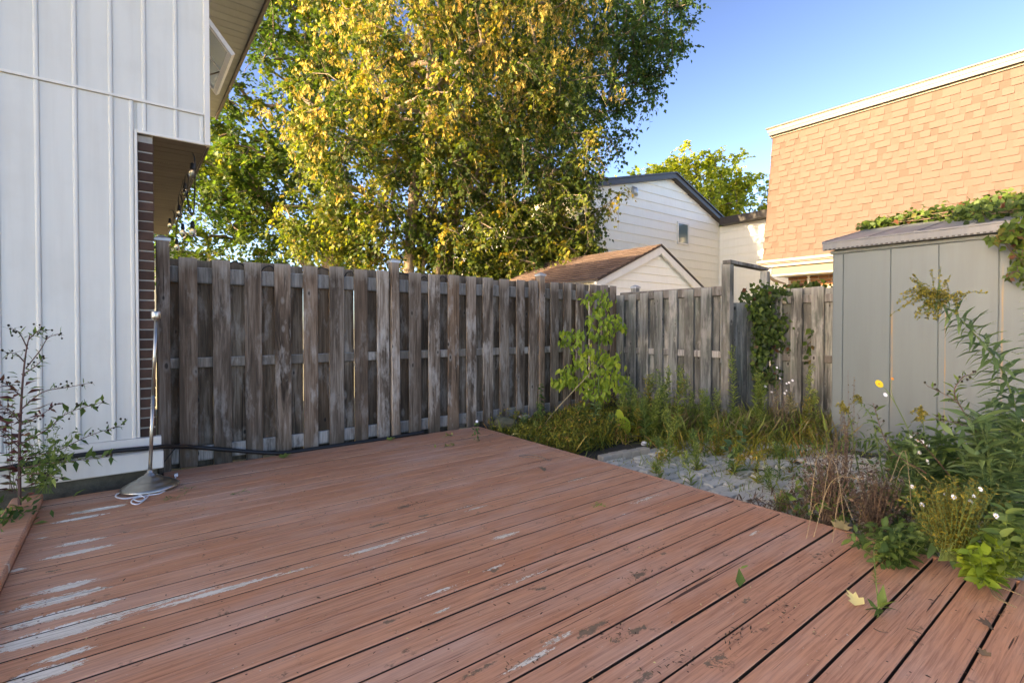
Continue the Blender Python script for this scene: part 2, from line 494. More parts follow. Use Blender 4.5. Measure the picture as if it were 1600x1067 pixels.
    wcol = m.ramp(m.noise(m.coord('World', (3, 60, 1)), 2.0, 5, 0.7), [(0.30, (0.16, 0.12, 0.08)), (0.40, (0.50, 0.42, 0.31)), (0.52, (0.82, 0.74, 0.62)), (0.8, (0.72, 0.63, 0.49))])
    edge = m.step(v, 1.08, 1.13)
    c = m.mix(m.math('MULTIPLY', edge, 0.35), c, (0.10, 0.055, 0.04))
    c = m.mix(chip, c, wcol)
    h = m.math('SUBTRACT', m.math('SUBTRACT', m.math('MULTIPLY', grain, 0.5), m.math('MULTIPLY', split, 0.9)), m.math('MULTIPLY', chip, 0.5))
    m.bump(h, 0.55, 0.004)
    return m.done(c, m.ramp(m.math('ADD', m.math('MULTIPLY', film, 0.5), chip), [(0.0, 0.66), (1.0, 0.9)]), spec=0.18)
for (x, y, rx, ry, w) in [(150, 797, .17, .030, 1.0), (120, 811, .16, .022, .9), (122, 848, .13, .022, .95), (120, 864, .17, .022, 1.1), (60, 842, .04, .012, .6), (20, 893, .05, .015, .8),
                          (100, 918, .13, .030, 1.0), (90, 938, .20, .035, .9), (95, 962, .22, .032, 1.0), (90, 990, .24, .045, 1.15), (100, 1025, .10, .02, .9), (60, 1056, .13, .035, 1.1),
                          (240, 945, .28, .018, .75), (340, 925, .30, .018, .95), (460, 893, .15, .02, .7), (580, 858, .22, .025, .95), (640, 838, .18, .02, .8),
                          (745, 795, .12, .02, .8), (790, 838, .12, .03, .85), (900, 750, .15, .03, .7), (770, 890, .08, .02, .7), (690, 925, .15, .02, .7), (690, 957, .06, .012, .9),
                          (830, 1035, .15, .02, .9), (870, 1003, .10, .02, .8), (1180, 835, .08, .02, .8), (720, 795, .1, .015, .8), (1010, 780, .25, .03, .6), (820, 905, .2, .02, .6)]:
    p = on_z(x, y, 0)
    k_ = 1.55 if x < 420 else .95
    CHIPS.append((p.x, p.y, rx * 1.1, ry * k_, w * (1.08 if x < 420 else .86)))
M['deck'] = deck_mat()

# leaves
M['l_maple'] = leaf_mat('maple leaf', [(0.0, (0.020, 0.048, 0.011)), (0.5, (0.048, 0.090, 0.016)), (0.85, (0.095, 0.135, 0.021)), (1.0, (0.18, 0.16, 0.027))], 0.5)
M['l_dark'] = leaf_mat('dark maple leaf', [(0.0, (0.024, 0.056, 0.018)), (0.6, (0.046, 0.092, 0.026)), (1.0, (0.085, 0.125, 0.028))], 0.45)
M['l_elder'] = leaf_mat('yellowing leaf', [(0.0, (0.026, 0.052, 0.012)), (0.4, (0.075, 0.108, 0.018)), (0.75, (0.19, 0.195, 0.028)), (1.0, (0.29, 0.20, 0.033))], 0.45)
M['l_seed'] = leaf_mat('golden seed cluster', [(0.0, (0.24, 0.20, 0.045)), (0.5, (0.40, 0.30, 0.075)), (1.0, (0.42, 0.215, 0.06))], 0.35, 1.4)
M['l_far'] = leaf_mat('yellow green leaf', [(0.0, (0.14, 0.19, 0.03)), (0.5, (0.28, 0.32, 0.045)), (1.0, (0.42, 0.38, 0.06))], 0.5)
M['l_sap'] = leaf_mat('bright lime leaf', [(0.0, (0.10, 0.17, 0.025)), (0.5, (0.22, 0.31, 0.035)), (1.0, (0.36, 0.40, 0.05))], 0.35, 1.5)
M['l_weed'] = leaf_mat('weed leaf', [(0.0, (0.035, 0.075, 0.022)), (0.5, (0.085, 0.145, 0.035)), (1.0, (0.18, 0.24, 0.06))], 0.35)
M['l_blue'] = leaf_mat('blue green leaf', [(0.0, (0.040, 0.085, 0.036)), (0.5, (0.09, 0.155, 0.060)), (1.0, (0.19, 0.27, 0.11))], 0.3)
M['l_horse'] = leaf_mat('horseweed leaf', [(0.0, (0.09, 0.13, 0.025)), (0.5, (0.18, 0.235, 0.045)), (1.0, (0.29, 0.31, 0.09))], 0.35)
M['l_cover'] = leaf_mat('yellowing ground cover leaf', [(0.0, (0.055, 0.085, 0.016)), (0.35, (0.17, 0.175, 0.025)), (0.7, (0.30, 0.25, 0.035)), (1.0, (0.32, 0.16, 0.055))], 0.3)
M['l_gold'] = leaf_mat('fading goldenrod', [(0.0, (0.09, 0.085, 0.018)), (0.5, (0.19, 0.155, 0.025)), (1.0, (0.32, 0.25, 0.045))], 0.3)
M['l_vine'] = leaf_mat('vine leaf', [(0.0, (0.022, 0.045, 0.013)), (0.55, (0.055, 0.095, 0.020)), (0.88, (0.12, 0.175, 0.028)), (1.0, (0.13, 0.05, 0.028))], 0.35)
M['l_red'] = leaf_mat('wine red leaf', [(0.0, (0.075, 0.018, 0.022)), (0.6, (0.13, 0.035, 0.035)), (1.0, (0.14, 0.075, 0.04))], 0.3, 1.3)
M['l_dry'] = leaf_mat('dry grass blade', [(0.0, (0.10, 0.075, 0.03)), (0.6, (0.24, 0.185, 0.08)), (1.0, (0.38, 0.31, 0.16))], 0.2, 1.2)
M['l_brown'] = leaf_mat('dead leaf', [(0.0, (0.055, 0.032, 0.022)), (0.6, (0.13, 0.08, 0.05)), (1.0, (0.25, 0.17, 0.10))], 0.15, 1.2)
M['l_pale'] = leaf_mat('pale yellow dead leaf', [(0.0, (0.55, 0.45, 0.17)), (1.0, (0.70, 0.60, 0.28))], 0.2, 1.2)

# ------------------------------------------------------------------ leaf meshes (numpy)
T_OVAL = (np.array([(0, 0, 0), (-.24, .42, .07), (0, .46, 0), (.24, .42, .07), (0, 1, -.10)], float), [(0, 2, 1), (0, 3, 2), (1, 2, 4), (2, 3, 4)])
T_WIDE = (np.array([(0, 0, 0), (-.36, .38, .09), (0, .42, 0), (.36, .38, .09), (0, 1, -.12)], float), [(0, 2, 1), (0, 3, 2), (1, 2, 4), (2, 3, 4)])
T_NARROW = (np.array([(0, 0, 0), (-.07, .35, .03), (.07, .35, .03), (-.05, .7, -.02), (.05, .7, -.02), (0, 1, -.16)], float), [(0, 2, 1), (1, 2, 4), (1, 4, 3), (3, 4, 5)])
T_BLADE = (np.array([(-.018, 0, 0), (.018, 0, 0), (-.016, .45, .0), (.016, .45, 0), (-.010, .8, -.10), (.010, .8, -.10), (0, 1, -.25)], float), [(0, 1, 3), (0, 3, 2), (2, 3, 5), (2, 5, 4), (4, 5, 6)])
T_TRIO = (np.concatenate([T_OVAL[0] * .72 + (0, .28, 0), T_OVAL[0] @ np.array([(.62, -.46, 0), (.36, .50, 0), (0, 0, .6)]) * 1.0 + (0, .18, 0), T_OVAL[0] @ np.array([(.62, .46, 0), (-.36, .50, 0), (0, 0, .6)]) + (0, .18, 0)]),
          [tuple(i + k * 5 for i in f) for k in range(3) for f in T_OVAL[1]])
def bigleaf():
    v = []; f = []; n = 7
    for i in range(n):
        u = i / (n - 1); w = .30 * math.sin(math.pi * min(1, .06 + u * .94)) ** .75 * (1.15 - .45 * u); z = -.22 * u * u
        v += [(-w, u, z + .10 * w * 2 + .012 * math.sin(9 * u)), (0, u, z - .02), (w, u, z + .10 * w * 2 - .012 * math.sin(8 * u))]
    for i in range(n - 1):
        for j in range(2):
            a = i * 3 + j; f += [(a, a + 1, a + 4), (a, a + 4, a + 3)]
    return np.array(v, float), f
T_BIG = bigleaf()
T_LEAF = (lambda v, f: (v * (.85, 1, 1), f))(*bigleaf())
_mp = [(0, 0, 0), (-.30, -.02, .03), (-.50, .30, .10), (-.24, .36, .04), (-.34, .72, .05), (-.12, .62, 0), (0, 1, -.08), (.12, .62, 0), (.34, .72, .05), (.24, .36, .04), (.50, .30, .10), (.30, -.02, .03)]
T_MAPLE = (np.array(_mp + [(0, .35, -.03)], float), [(12, (i + 1) % 12, i) for i in range(12)])
def tassel():
    v = []; f = []
    r = random.Random(4)
    for k in range(5):
        a = k * 1.3; x = .16 * math.cos(a); z = .16 * math.sin(a); y = .12 + .15 * k
        dx, dz = .09 * math.cos(a + 1.2), .09 * math.sin(a + 1.2)
        n = len(v)
        v += [(x * .3, y - .1, z * .3), (x - dx, y + .14, z - dz), (x + dx, y + .14, z + dz), (x * 1.3, y + .36, z * 1.3)]
        f += [(n, n + 2, n + 1), (n + 1, n + 2, n + 3)]
    return np.array(v, float), f
T_TASSEL = tassel()
T_PETAL = (np.array([(0, 0, 0), (-.16, .5, .02), (.16, .5, .02), (-.1, .95, .0), (.1, .95, .0)], float), [(0, 2, 1), (1, 2, 4), (1, 4, 3)])

def unit(a):
    return a / np.maximum(np.linalg.norm(a, axis=-1, keepdims=True), 1e-9)
class Leaves:
    def __init__(s): s.parts = []
    def add(s, T, P, axis, size, tint, up=None, roll=0.6, width=1.0):
        """P (n,3) base points, axis (n,3) leaf directions"""
        P = np.asarray(P, float).reshape(-1, 3); n = len(P)
        if n == 0: return
        axis = unit(np.broadcast_to(np.asarray(axis, float), (n, 3)).copy())
        upv = np.tile(np.array([0, 0, 1.0]), (n, 1)) if up is None else np.broadcast_to(np.asarray(up, float), (n, 3)).copy()
        upv = unit(upv + rng.normal(0, roll, (n, 3)))
        side = unit(np.cross(axis, upv)); nor = np.cross(side, axis)
        size = np.broadcast_to(np.asarray(size, float), (n,)); tint = np.clip(np.broadcast_to(np.asarray(tint, float), (n,)), 0, 1)
        tv, tf = T
        v = (P[:, None, :] + size[:, None, None] * (tv[None, :, 0, None] * width * side[:, None, :] + tv[None, :, 1, None] * axis[:, None, :] + tv[None, :, 2, None] * nor[:, None, :]))
        f = np.asarray(tf)[None] + (np.arange(n) * len(tv))[:, None, None]
        s.parts.append((v.reshape(-1, 3), f.reshape(-1, 3), np.repeat(tint, len(tv))))
    def count(s): return sum(len(p[1]) for p in s.parts)
    def obj(s, name, mat, parent=None, loc=None, stuff=True):
        loc = np.zeros(3) if loc is None else np.array(loc, float)
        V = np.concatenate([p[0] for p in s.parts]) - loc
        nf = []; base = 0
        for v, f, t in s.parts:
            nf.append(f + base); base += len(v)
        Fa = np.concatenate(nf); T = np.concatenate([p[2] for p in s.parts])
        me = bpy.data.meshes.new(name)
        me.vertices.add(len(V)); me.vertices.foreach_set('co', V.astype(np.float32).ravel())
        me.loops.add(Fa.size); me.loops.foreach_set('vertex_index', Fa.astype(np.int32).ravel())
        me.polygons.add(len(Fa)); me.polygons.foreach_set('loop_start', np.arange(0, Fa.size, 3, dtype=np.int32))
        me.polygons.foreach_set('loop_total', np.full(len(Fa), 3, np.int32))
        at_ = me.attributes.new('tint', 'FLOAT', 'POINT'); at_.data.foreach_set('value', T.astype(np.float32))
        me.update(calc_edges=True)
        return link(name, me, mat, parent, tuple(loc), stuff=stuff)
def rdir(n, zb=0.0, zs=1.0):
    d = rng.normal(0, 1, (n, 3)); d[:, 2] = d[:, 2] * zs + zb
    return unit(d)
def tinted(me, vals):
    a = me.attributes.new('tint', 'FLOAT', 'FACE'); a.data.foreach_set('value', vals)

# ================================================================== the large structure
GZ = -0.12                    # yard level, a step below the deck
g = mesh('ground', [(-300, -300, GZ), (300, -300, GZ), (300, 300, GZ), (-300, 300, GZ)], [(0, 1, 2, 3)])
structure(link('ground', g, M['ground']))
yd = mesh('yard', [(-6.4, -2.5, GZ + .002), (6.7, -2.5, GZ + .002), (6.7, 5.05, GZ + .002), (-6.4, 5.05, GZ + .002)], [(0, 1, 2, 3)])
structure(link('yard', yd, M['soil']))

# ---- white sided house with a rear wing (the yard's own house)
WY = 4.75
house = thing('white_house', 'white vertical sided house with a brick corner and overhanging upper floor beside the deck', 'house', (-1, WY + .02, GZ))
box('wall', (-9, WY + .012, 2.645), (.545, 9.7, 4.86), M['white'], house, 0)
box('wall', (-9, WY + .012, .10), (.075, 9.7, 2.63), M['white'], house, 0)
box('mortar_bed', (.0765, WY + .022, .30), (.179, 9.7, 2.63), M['mortar'], house, 0)
box('foundation', (-9, WY + .045, GZ - .1), (.19, 9.72, .298), M['concrete'], house, 0)
# brick end of the wall, one brick per course
for k in range(31):
    z = .335 + k * .0752
    if z + .062 > 2.632: break
    w = random.uniform(-.002, .003)
    box('brick', (.0865 + random.uniform(0, .003), WY + .006 + random.uniform(0, .006), z), (.1835 + w, WY + .09, z + .0625 + random.uniform(-.002, .002)), M['brick'], house, .003)
# siding planks with a rolled rib on one side
def plank(x0, x1, z0, z1):
    w = x1 - x0
    prof = [(0, 0), (w - .030, 0), (w - .026, -.006), (w - .019, -.009), (w - .010, -.009), (w - .004, -.006), (w - .0015, 0), (w - .0015, .010), (0, .010)]
    n = len(prof)
    vs = [(x, y, -(z1 - z0) / 2) for x, y in prof] + [(x, y, (z1 - z0) / 2) for x, y in prof]
    fs = [tuple(range(n - 1, -1, -1)), tuple(range(n, 2 * n))] + [(i, (i + 1) % n, n + (i + 1) % n, n + i) for i in range(n)]
    return link('siding_plank', mesh('siding_plank', vs, fs), M['white'], house, (x0, WY + .001 + random.uniform(-.001, .001), (z0 + z1) / 2), (0, 0, random.uniform(-.002, .002)))
RIBS = [-.455 + .2 * k for k in range(-6, 6)]
for a, b in zip(RIBS[:-1], RIBS[1:]):
    if b < .1: plank(a, b, .335, 2.873)
    if b < .56: plank(a, b, 2.897, 4.75)
plank(-.055, .0655, .335, 2.873)
for a, b in ((.0855, .145), (.145, .345), (.345, .519)): plank(a, b, 2.663, 2.873)
plank(.345, .519, 2.897, 4.75) if RIBS[-2] < .3 else None
box('flashing', (-1.66, WY - .016, 2.875), (.519, WY + .011, 2.894), M['white_trim'], house, .002)
box('corner_trim', (.521, WY - .018, 2.642), (.560, WY + .05, 4.75), M['white_trim'], house, .003)
box('corner_trim', (.0665, WY - .010, .336), (.084, WY + .03, 2.661), M['white_trim'], house, .002)
box('edge_trim', (.086, WY - .014, 2.640), (.519, WY + .010, 2.6605), M['white_trim'], house, .002)
box('skirt_board', (-1.66, WY - .030, .238), (.2155, WY + .044, .333), M['white_trim'], house, .004)
box('skirt_board', (-1.66, WY - .085, .098), (.226, WY + .044, .232), M['white_trim'], house, .006)
# soffit of the overhanging floor and of the roof eave, board by board
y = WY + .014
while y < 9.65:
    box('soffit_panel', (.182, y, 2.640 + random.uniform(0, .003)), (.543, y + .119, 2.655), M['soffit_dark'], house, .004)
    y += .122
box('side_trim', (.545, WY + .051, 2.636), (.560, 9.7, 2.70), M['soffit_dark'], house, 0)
box('end_siding', (.546, WY + .051, 2.702), (.556, 9.7, 4.745), M['white'], house, 0)
y = 4.1
while y < 9.9:
    box('soffit_panel', (.562, y, 4.752 + random.uniform(0, .002)), (1.248, y + .144, 4.766), M['soffit'], house, .005)
    y += .147
box('fascia', (1.25, 4.05, 4.715), (1.285, 9.95, 4.93), M['brown_fascia'], house, .003)
box('fascia', (1.286, 4.05, 4.86), (1.31, 9.95, 4.945), M['dark_fascia'], house, .003)
rf = MB()
rf.prism([(1.32, 4.0, 4.945), (-4.0, 4.0, 6.0), (-9.3, 4.0, 4.945), (-9.3, 4.0, 4.87), (1.249, 4.0, 4.87)], (0, 5.95, 0))
rf.obj('roof', M['dark_fascia'], house)
# awning window pushed open from the end wall, under the eave
wf = MB()
x0 = .557
for a, b in (((x0, 5.80, 3.86), (x0 + .03, 7.00, 3.90)), ((x0, 5.80, 4.34), (x0 + .03, 7.00, 4.38)), ((x0, 5.80, 3.902), (x0 + .03, 5.84, 4.338)), ((x0, 6.96, 3.902), (x0 + .03, 7.0, 4.338))): wf.box(a, b)
win = wf.obj('window', M['white_trim'], house, (x0, 6.4, 4.36))
hx, hz, bx, bz = x0 + .04, 4.335, x0 + .345, 3.955
dv = Vector((bx - hx, 0, bz - hz)); L = dv.length; dv.normalize(); nv = Vector((-dv.z, 0, dv.x))
if nv.x < 0: nv = -nv
def sashbar(mb, s0, s1, y0, y1, t0=-.02, t1=.02):
    P = [Vector((hx, y0, hz)) + dv * s + nv * t for s, t in ((s0, t0), (s1, t0), (s1, t1), (s0, t1))]
    mb.prism(P, (0, y1 - y0, 0))
sb = MB()
sashbar(sb, 0, .05, 5.84, 6.96); sashbar(sb, L - .055, L, 5.84, 6.96)
sashbar(sb, .051, L - .056, 5.84, 5.895); sashbar(sb, .051, L - .056, 6.905, 6.96)
sashbar(sb, .051, L - .056, 6.39, 6.41, -.012, .012)
sb.obj('sash', M['white_trim'], win, (hx, 6.4, hz))
pn = MB(); sashbar(pn, .052, L - .057, 5.897, 6.388, -.003, .003); pn.obj('pane', M['glass'], win, (hx, 6.1, hz - .1))
pn = MB(); sashbar(pn, .052, L - .057, 6.412, 6.903, -.003, .003); pn.obj('pane', M['glass'], win, (hx, 6.7, hz - .1))
ar = MB(); ar.tube([(x0 + .02, 6.35, 3.92), (x0 + .16, 6.48, 3.93), (x0 + .30, 6.42, 4.0)], .008); ar.obj('opener_arm', M['brown_fascia'], win, (x0, 6.4, 3.93))

# ---- tall pale block added out of view; it keeps the low sun off the yard
blk = thing('sun_blocker', 'tall pale apartment block far down the row of houses', 'building', (-21, 6, GZ))
box('wall', (-24, 2.2, GZ - .1), (-18, 11, 11.2), M['white'], blk, 0)
box('roof', (-24.3, 1.9, 11.202), (-17.7, 11.3, 11.5), M['dark_fascia'], blk, 0)

# ---- deck of painted boards
DXL, DXR = -.44, 3.28
deck = thing('wooden_deck', 'worn red brown painted wooden deck with peeling patches', 'deck', (1.4, 2, GZ))
gaps = [.401 + .1525 * k for k in range(-10, 10)]
gy = gaps[-1]
while gy < 4.6:
    gy += .1428; gaps.append(gy)
for i, (a, b) in enumerate(zip(gaps[:-1], gaps[1:])):
    gw = .0105 if a < 1.7 else random.choice([.007, .009, .013, .008, .011])
    if b > 4.66: x0 = DXL + .02
    else: x0 = DXL - .01
    zt = random.uniform(-.002, .001)
    o = box('deck_board', (x0, a + gw / 2, -.034 + zt), (DXR + random.uniform(-.003, .003), b - gw / 2, zt), M['deck'], deck, .0035)
    o.rotation_euler = (random.uniform(-.004, .004), 0, random.uniform(-.0008, .0008))
    o.data.materials.append(M['edge_gap_shade'])            # dark sides: dirt plus the shade of the gaps put into the colour
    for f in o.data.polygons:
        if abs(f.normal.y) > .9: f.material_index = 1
last = gaps[-1]
box('deck_board', (.235, last + .003, -.034), (DXR, last + .135, -.0005), M['deck'], deck, .0035)
if last + .137 < 4.90: box('deck_board', (.235, last + .139, -.034), (DXR, 4.945, -.001), M['deck'], deck, .0035)
box('rim_board', (DXR + .005, -1.1, -.135), (DXR + .032, 4.95, -.004), M['deck'], deck, .004)
eb = box('edge_beam', (DXL - .165, -1.1, -.10), (DXL - .012, 4.655, .043), M['deck'], deck, .008)
sh_ = MB()
for a, b in zip(gaps[:-1], gaps[1:]):
    for x in (-.28, .32, .92, 1.52, 2.12, 2.72, 3.22):
        for f in (.22, .78):
            cx, cy = x + random.uniform(-.008, .008), a + (b - a) * f + random.uniform(-.006, .006)
            k8 = [(cx + .0042 * math.cos(q * math.pi / 3), cy + .0042 * math.sin(q * math.pi / 3)) for q in range(6)]
            sh_.add([(u, v, .0012) for u, v in k8], [(0, 1, 2, 3, 4, 5)])
sh_.obj('screw_head', M['rust'], deck, (1.4, 2, 0), stuff=True)
for x in (-.3, .3, .9, 1.5, 2.1, 2.7, 3.2): box('joist', (x, -1.1, -.16), (x + .038, 4.9, -.038), M['soil'], deck, 0)

# ---- paving, kerb
pav = structure(link('paving', mesh('paving', [(3.32, -.5, GZ + .004), (5.9, -.5, GZ + .004), (5.9, 3.28, GZ + .004), (3.32, 3.28, GZ + .004)], [(0, 1, 2, 3)]), M['soil']))
def paver_mesh(seed):
    r = random.Random(seed)
    # interlocking stone with notched sides
    L, w, k = .222, .110, .012
    out = []
    xs = [-.5, -.25, 0, .25, .5]
    zig = [0, 1, 0, 1, 0]
    for x, zz in zip(xs, zig): out.append((x * L, -w / 2 + (k if zz else -k) * .5))
    out += [(L / 2 + .006, 0)]
    for x, zz in zip(xs[::-1], zig): out.append((x * L, w / 2 + (k if zz else -k) * .5))
    out += [(-L / 2 + .006, 0)]
    out = [(x * .93, y * .86) for x, y in out]
    n = len(out)
    inn = [(x * .93, y * .86) for x, y in out]
    vs = [(x, y, -.04) for x, y in out] + [(x, y, .027) for x, y in out] + [(x, y, .034) for x, y in inn]
    fs = [(i, (i + 1) % n, n + (i + 1) % n, n + i) for i in range(n)] + [(n + i, n + (i + 1) % n, 2 * n + (i + 1) % n, 2 * n + i) for i in range(n)] + [tuple(2 * n + i for i in range(n))]
    return mesh('paver', vs, fs)
pms = paver_mesh(0); pms.materials.append(M['paver'])
rest = MB()
np_ = 0
for j in range(34):
    yy = 3.2 - j * .110
    for i in range(11):
        xx = 3.44 + i * .222 + (.111 if j % 2 else 0)
        if xx > 5.75 or (yy > 2.75 and xx > 5.3): continue
        if yy < .35: continue
        if random.random() < .03: continue
        o = link('paver', pms, None, pav, (xx + random.uniform(-.004, .004), yy + random.uniform(-.003, .003), GZ + random.uniform(-.008, .012)),
                 (random.uniform(-.02, .02), random.uniform(-.02, .02), random.uniform(-.03, .03)))
        np_ += 1
kerb = thing('stone_kerb', 'low grey stone kerb between the ground cover and the pavers', 'kerb', on_z(975, 712, GZ))
ka, kb = on_z(938, 717, -.06), on_z(1012, 703, -.06)
for k in range(5):
    p = ka.lerp(kb, (k + .5) / 5); d = (kb - ka)
    link('kerb_block', box_mesh(d.length / 5 * .97, .085, .14, .008), M['stone'], kerb, (p.x, p.y, -.10 + random.uniform(-.006, .006)), (random.uniform(-.02, .02), random.uniform(-.02, .02), math.atan2(d.y, d.x) + random.uniform(-.03, .03)))

# ---- fences
def fence(name, label, along, base, u_boards, u_rear, rails, posts, ztop, zbot, bmat, w=.137, loc=None, group=None):
    """along 'x': run lies on plane y=base, 'y': on plane x=base; front faces look at the deck"""
    t = thing(name, label, 'fence', loc, group)
    def bx(nm, u0, u1, n0, n1, z0, z1, mat, bev=.003, tw=0.0, zr=0):
        if along == 'x': return box(nm, (u0, base + n0, z0), (u1, base + n1, z1), mat, t, bev, (0, zr, tw))
        return box(nm, (base + n0, u0, z0), (base + n1, u1, z1), mat, t, bev, (zr, 0, tw))
    for u in u_boards:
        ww = w / 2 + random.uniform(-.004, .004)
        bx('board', u - ww, u + ww, 0, .019, zbot(u) + random.uniform(-.02, .02), ztop(u) + random.uniform(-.008, .008), bmat, .003, random.uniform(-.025, .025), random.uniform(-.004, .004))
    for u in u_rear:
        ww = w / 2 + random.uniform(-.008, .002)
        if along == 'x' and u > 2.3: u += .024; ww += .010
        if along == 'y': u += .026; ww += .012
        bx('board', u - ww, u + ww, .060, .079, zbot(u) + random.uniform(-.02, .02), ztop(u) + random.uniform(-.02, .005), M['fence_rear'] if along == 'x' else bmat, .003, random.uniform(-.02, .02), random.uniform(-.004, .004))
    for (a, b, z0, z1) in rails: bx('rail', a, b, .0205, .0585, z0, z1, M['rail'] , .004)
    for (u, n0, z0, z1, capped) in posts:
        p = bx('post', u - .045, u + .045, n0, n0 + .09, z0, z1, bmat, .006, random.uniform(-.01, .01), random.uniform(-.006, .006))
        if capped:
            c = WL[p.name]
            cm = MB()
            cm.box((-.054, -.054, 0), (.054, .054, .022))
            cm.add([(-.054, -.054, .023), (.054, -.054, .023), (.054, .054, .023), (-.054, .054, .023), (0, 0, .052)], [(0, 1, 4), (1, 2, 4), (2, 3, 4), (3, 0, 4), (0, 3, 2, 1)])
            k = cm.obj('post_cap', M['galv'], None)
            k.parent = p; k.location = (0, 0, (z1 - z0) / 2 - .004)
    return t
pz = [.246, 2.268, 4.333]
U = [.418 + .2475 * k for k in range(7)] + [2.139, 2.506, 2.742, 2.991, 3.236, 3.475, 3.721, 3.974, 4.185, 4.560, 4.797, 5.037, 5.302, 5.545, 5.735]
UR = [.300] + [.542 + .2475 * k for k in range(6)] + [2.04, 2.385] + [2.624 + .2455 * k for k in range(6)] + [4.08, 4.43, 4.68, 4.917, 5.17, 5.425, 5.64]
rl = []
for a, b in ((.292, 2.222), (2.314, 4.287), (4.379, 5.80)):
    rl += [(a, b, 1.545, 1.680), (a, b, .828, .915), (a, b, .035, .158)]
fl = fence('board_fence', 'tall dark weathered board fence with capped posts along the far edge of the deck', 'x', 4.98, U, UR, rl,
      [(.246, -.045, -.15, 1.875, True), (2.268, -.030, -.15, 1.855, True), (4.333, -.010, -.15, 1.845, True)],
      lambda u: 1.755 + .004 * u, lambda u: -.02 if u < 3.3 else -.10, M['fence'], loc=(3, 4.98, GZ))
XB = 5.76
UB = [4.885, 4.665, 4.452, 4.215, 3.985, 3.745, 3.505]
URB = [4.78, 4.56, 4.335, 4.10, 3.865, 3.625, 3.40]
fb = fence('board_fence', 'shorter grey green board fence between the yellow green sapling and the tall gate posts', 'y', XB, UB, URB,
      [(3.31, 4.90, 1.555, 1.675), (3.31, 4.90, .79, .875), (3.31, 4.90, .12, .24)],
      [(4.70, .0795, -.15, 1.735, True)], lambda u: 1.655 + (4 - u) * .025, lambda u: -.06, M['fence_grey'], loc=(XB, 4, GZ))

# ---- gate frame, gate leaf and the vine covered panel behind it
gate = thing('garden_gate', 'narrow grey wooden garden gate under a tall two post frame', 'gate', (6.1, 3.25, GZ))
box('gate_post', (XB - .01, 3.185, GZ), (XB + .085, 3.295, 1.935), M['fence_grey'], gate, .006)
box('gate_post', (6.62, 3.16, GZ), (6.71, 3.25, 1.90), M['fence_grey'], gate, .006)
lt = box('lintel', (XB - .03, 3.18, 1.925), (6.74, 3.285, 1.967), M['rail'], gate, .004)
lt.rotation_euler = (0, .018, .03)
for k in range(6):
    x = XB + .095 + k * .135
    box('board', (x, 3.225 + random.uniform(-.004, .004), GZ + .08), (x + .125, 3.243, 1.47 + random.uniform(-.015, .012)), M['fence_grey'], gate, .003)
for z in (.25, .75, 1.25): box('rail', (XB + .09, 3.245, z), (6.615, 3.283, z + .085), M['rail'], gate, .003)
box('latch', (XB + .086, 3.20, 1.38), (XB + .16, 3.224, 1.42), M['black'], gate, .003)
XG = 6.66
ub, ur = [], []
yv = 3.06
while yv > 1.6:
    ub.append(yv); ur.append(yv - .125); yv -= .245
fence('board_fence', 'grey board fence panel hung with creeper between the gate and the shed', 'y', XG, ub, ur,
      [(1.5, 3.15, 1.47, 1.57), (1.5, 3.15, .74, .83), (1.5, 3.15, .06, .16)], [], lambda u: 1.66, lambda u: -.08, M['fence_grey'], loc=(XG, 2.4, GZ))

# ---- grey beige metal storage shed
def shed_panel_mat():
    m = NT('shed panel with rust runs')
    pos = m.n('NewGeometry').outputs['Position']
    sp = m.n('SeparateXYZ'); m.set(sp.inputs[0], pos)
    st = m.noise(m.coord('World', (9, 9, .5)), 1.5, 5, .6)
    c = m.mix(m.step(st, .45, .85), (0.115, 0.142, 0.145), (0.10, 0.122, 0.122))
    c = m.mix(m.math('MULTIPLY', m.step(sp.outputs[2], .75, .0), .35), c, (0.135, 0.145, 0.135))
    tot = None
    for (yc, wd, z0, z1) in ((1.655, .012, .55, 1.45), (1.245, .007, .3, 1.62), (.862, .010, .6, 1.75)):
        a = m.step(m.math('ABSOLUTE', m.math('SUBTRACT', sp.outputs[1], yc)), wd, wd * .3)
        b = m.math('MULTIPLY', m.step(sp.outputs[2], z1, z1 - .25), m.step(sp.outputs[2], z0 - .3, z0 + .2))
        v = m.math('MULTIPLY', a, b)
        tot = v if tot is None else m.math('MAXIMUM', tot, v)
    nz = m.step(m.noise(m.coord('World', (20, 20, 2)), 3), .3, .65)
    c = m.mix(m.math('MULTIPLY', m.math('MULTIPLY', tot, nz), .75), c, (0.34, 0.18, 0.05))
    m.bump(m.noise(m.coord('World', (2, 2, 1)), 4, 3), .10, .01)
    return m.done(c, .45, spec=.4)
M['shed_panel'] = shed_panel_mat()
XS = 6.055
shed = thing('storage_shed', 'grey beige metal storage shed with creeper over its low roof', 'shed', (XS, 1, GZ))
box('wall', (XS + .012, -.7, GZ), (8.75, 2.18, 1.955), M['shed'], shed, 0)
ys = [2.186, 2.0885, 1.6706, 1.2968, .886, .49, .09, -.31, -.70]
for a, b in zip(ys[:-1], ys[1:]):
    box('wall_panel', (XS - .004, b + .0025, GZ), (XS + .011, a - .0025 if a < 2.1 else a, 1.952), M['shed_panel'], shed, .004)
box('side_panel', (XS + .0125, 2.181, GZ), (8.75, 2.194, 1.953), M['shed_panel'], shed, 0)
box('frieze', (XS - .012, -.72, 1.956), (XS + .05, 2.21, 1.990), M['shed'], shed, .003)
box('fascia', (XS - .085, -.76, 1.992), (XS - .066, 2.262, 2.078), M['roof_grey'], shed, .003)
box('fascia_lip', (XS - .092, -.765, 2.066), (XS - .060, 2.268, 2.084), M['roof_grey'], shed, .003)
nt = MB()
yy = 2.24
while yy > .3:
    nt.box((XS - .088, yy - .022, 1.994), (XS - .0855, yy, 2.008)); yy -= .042
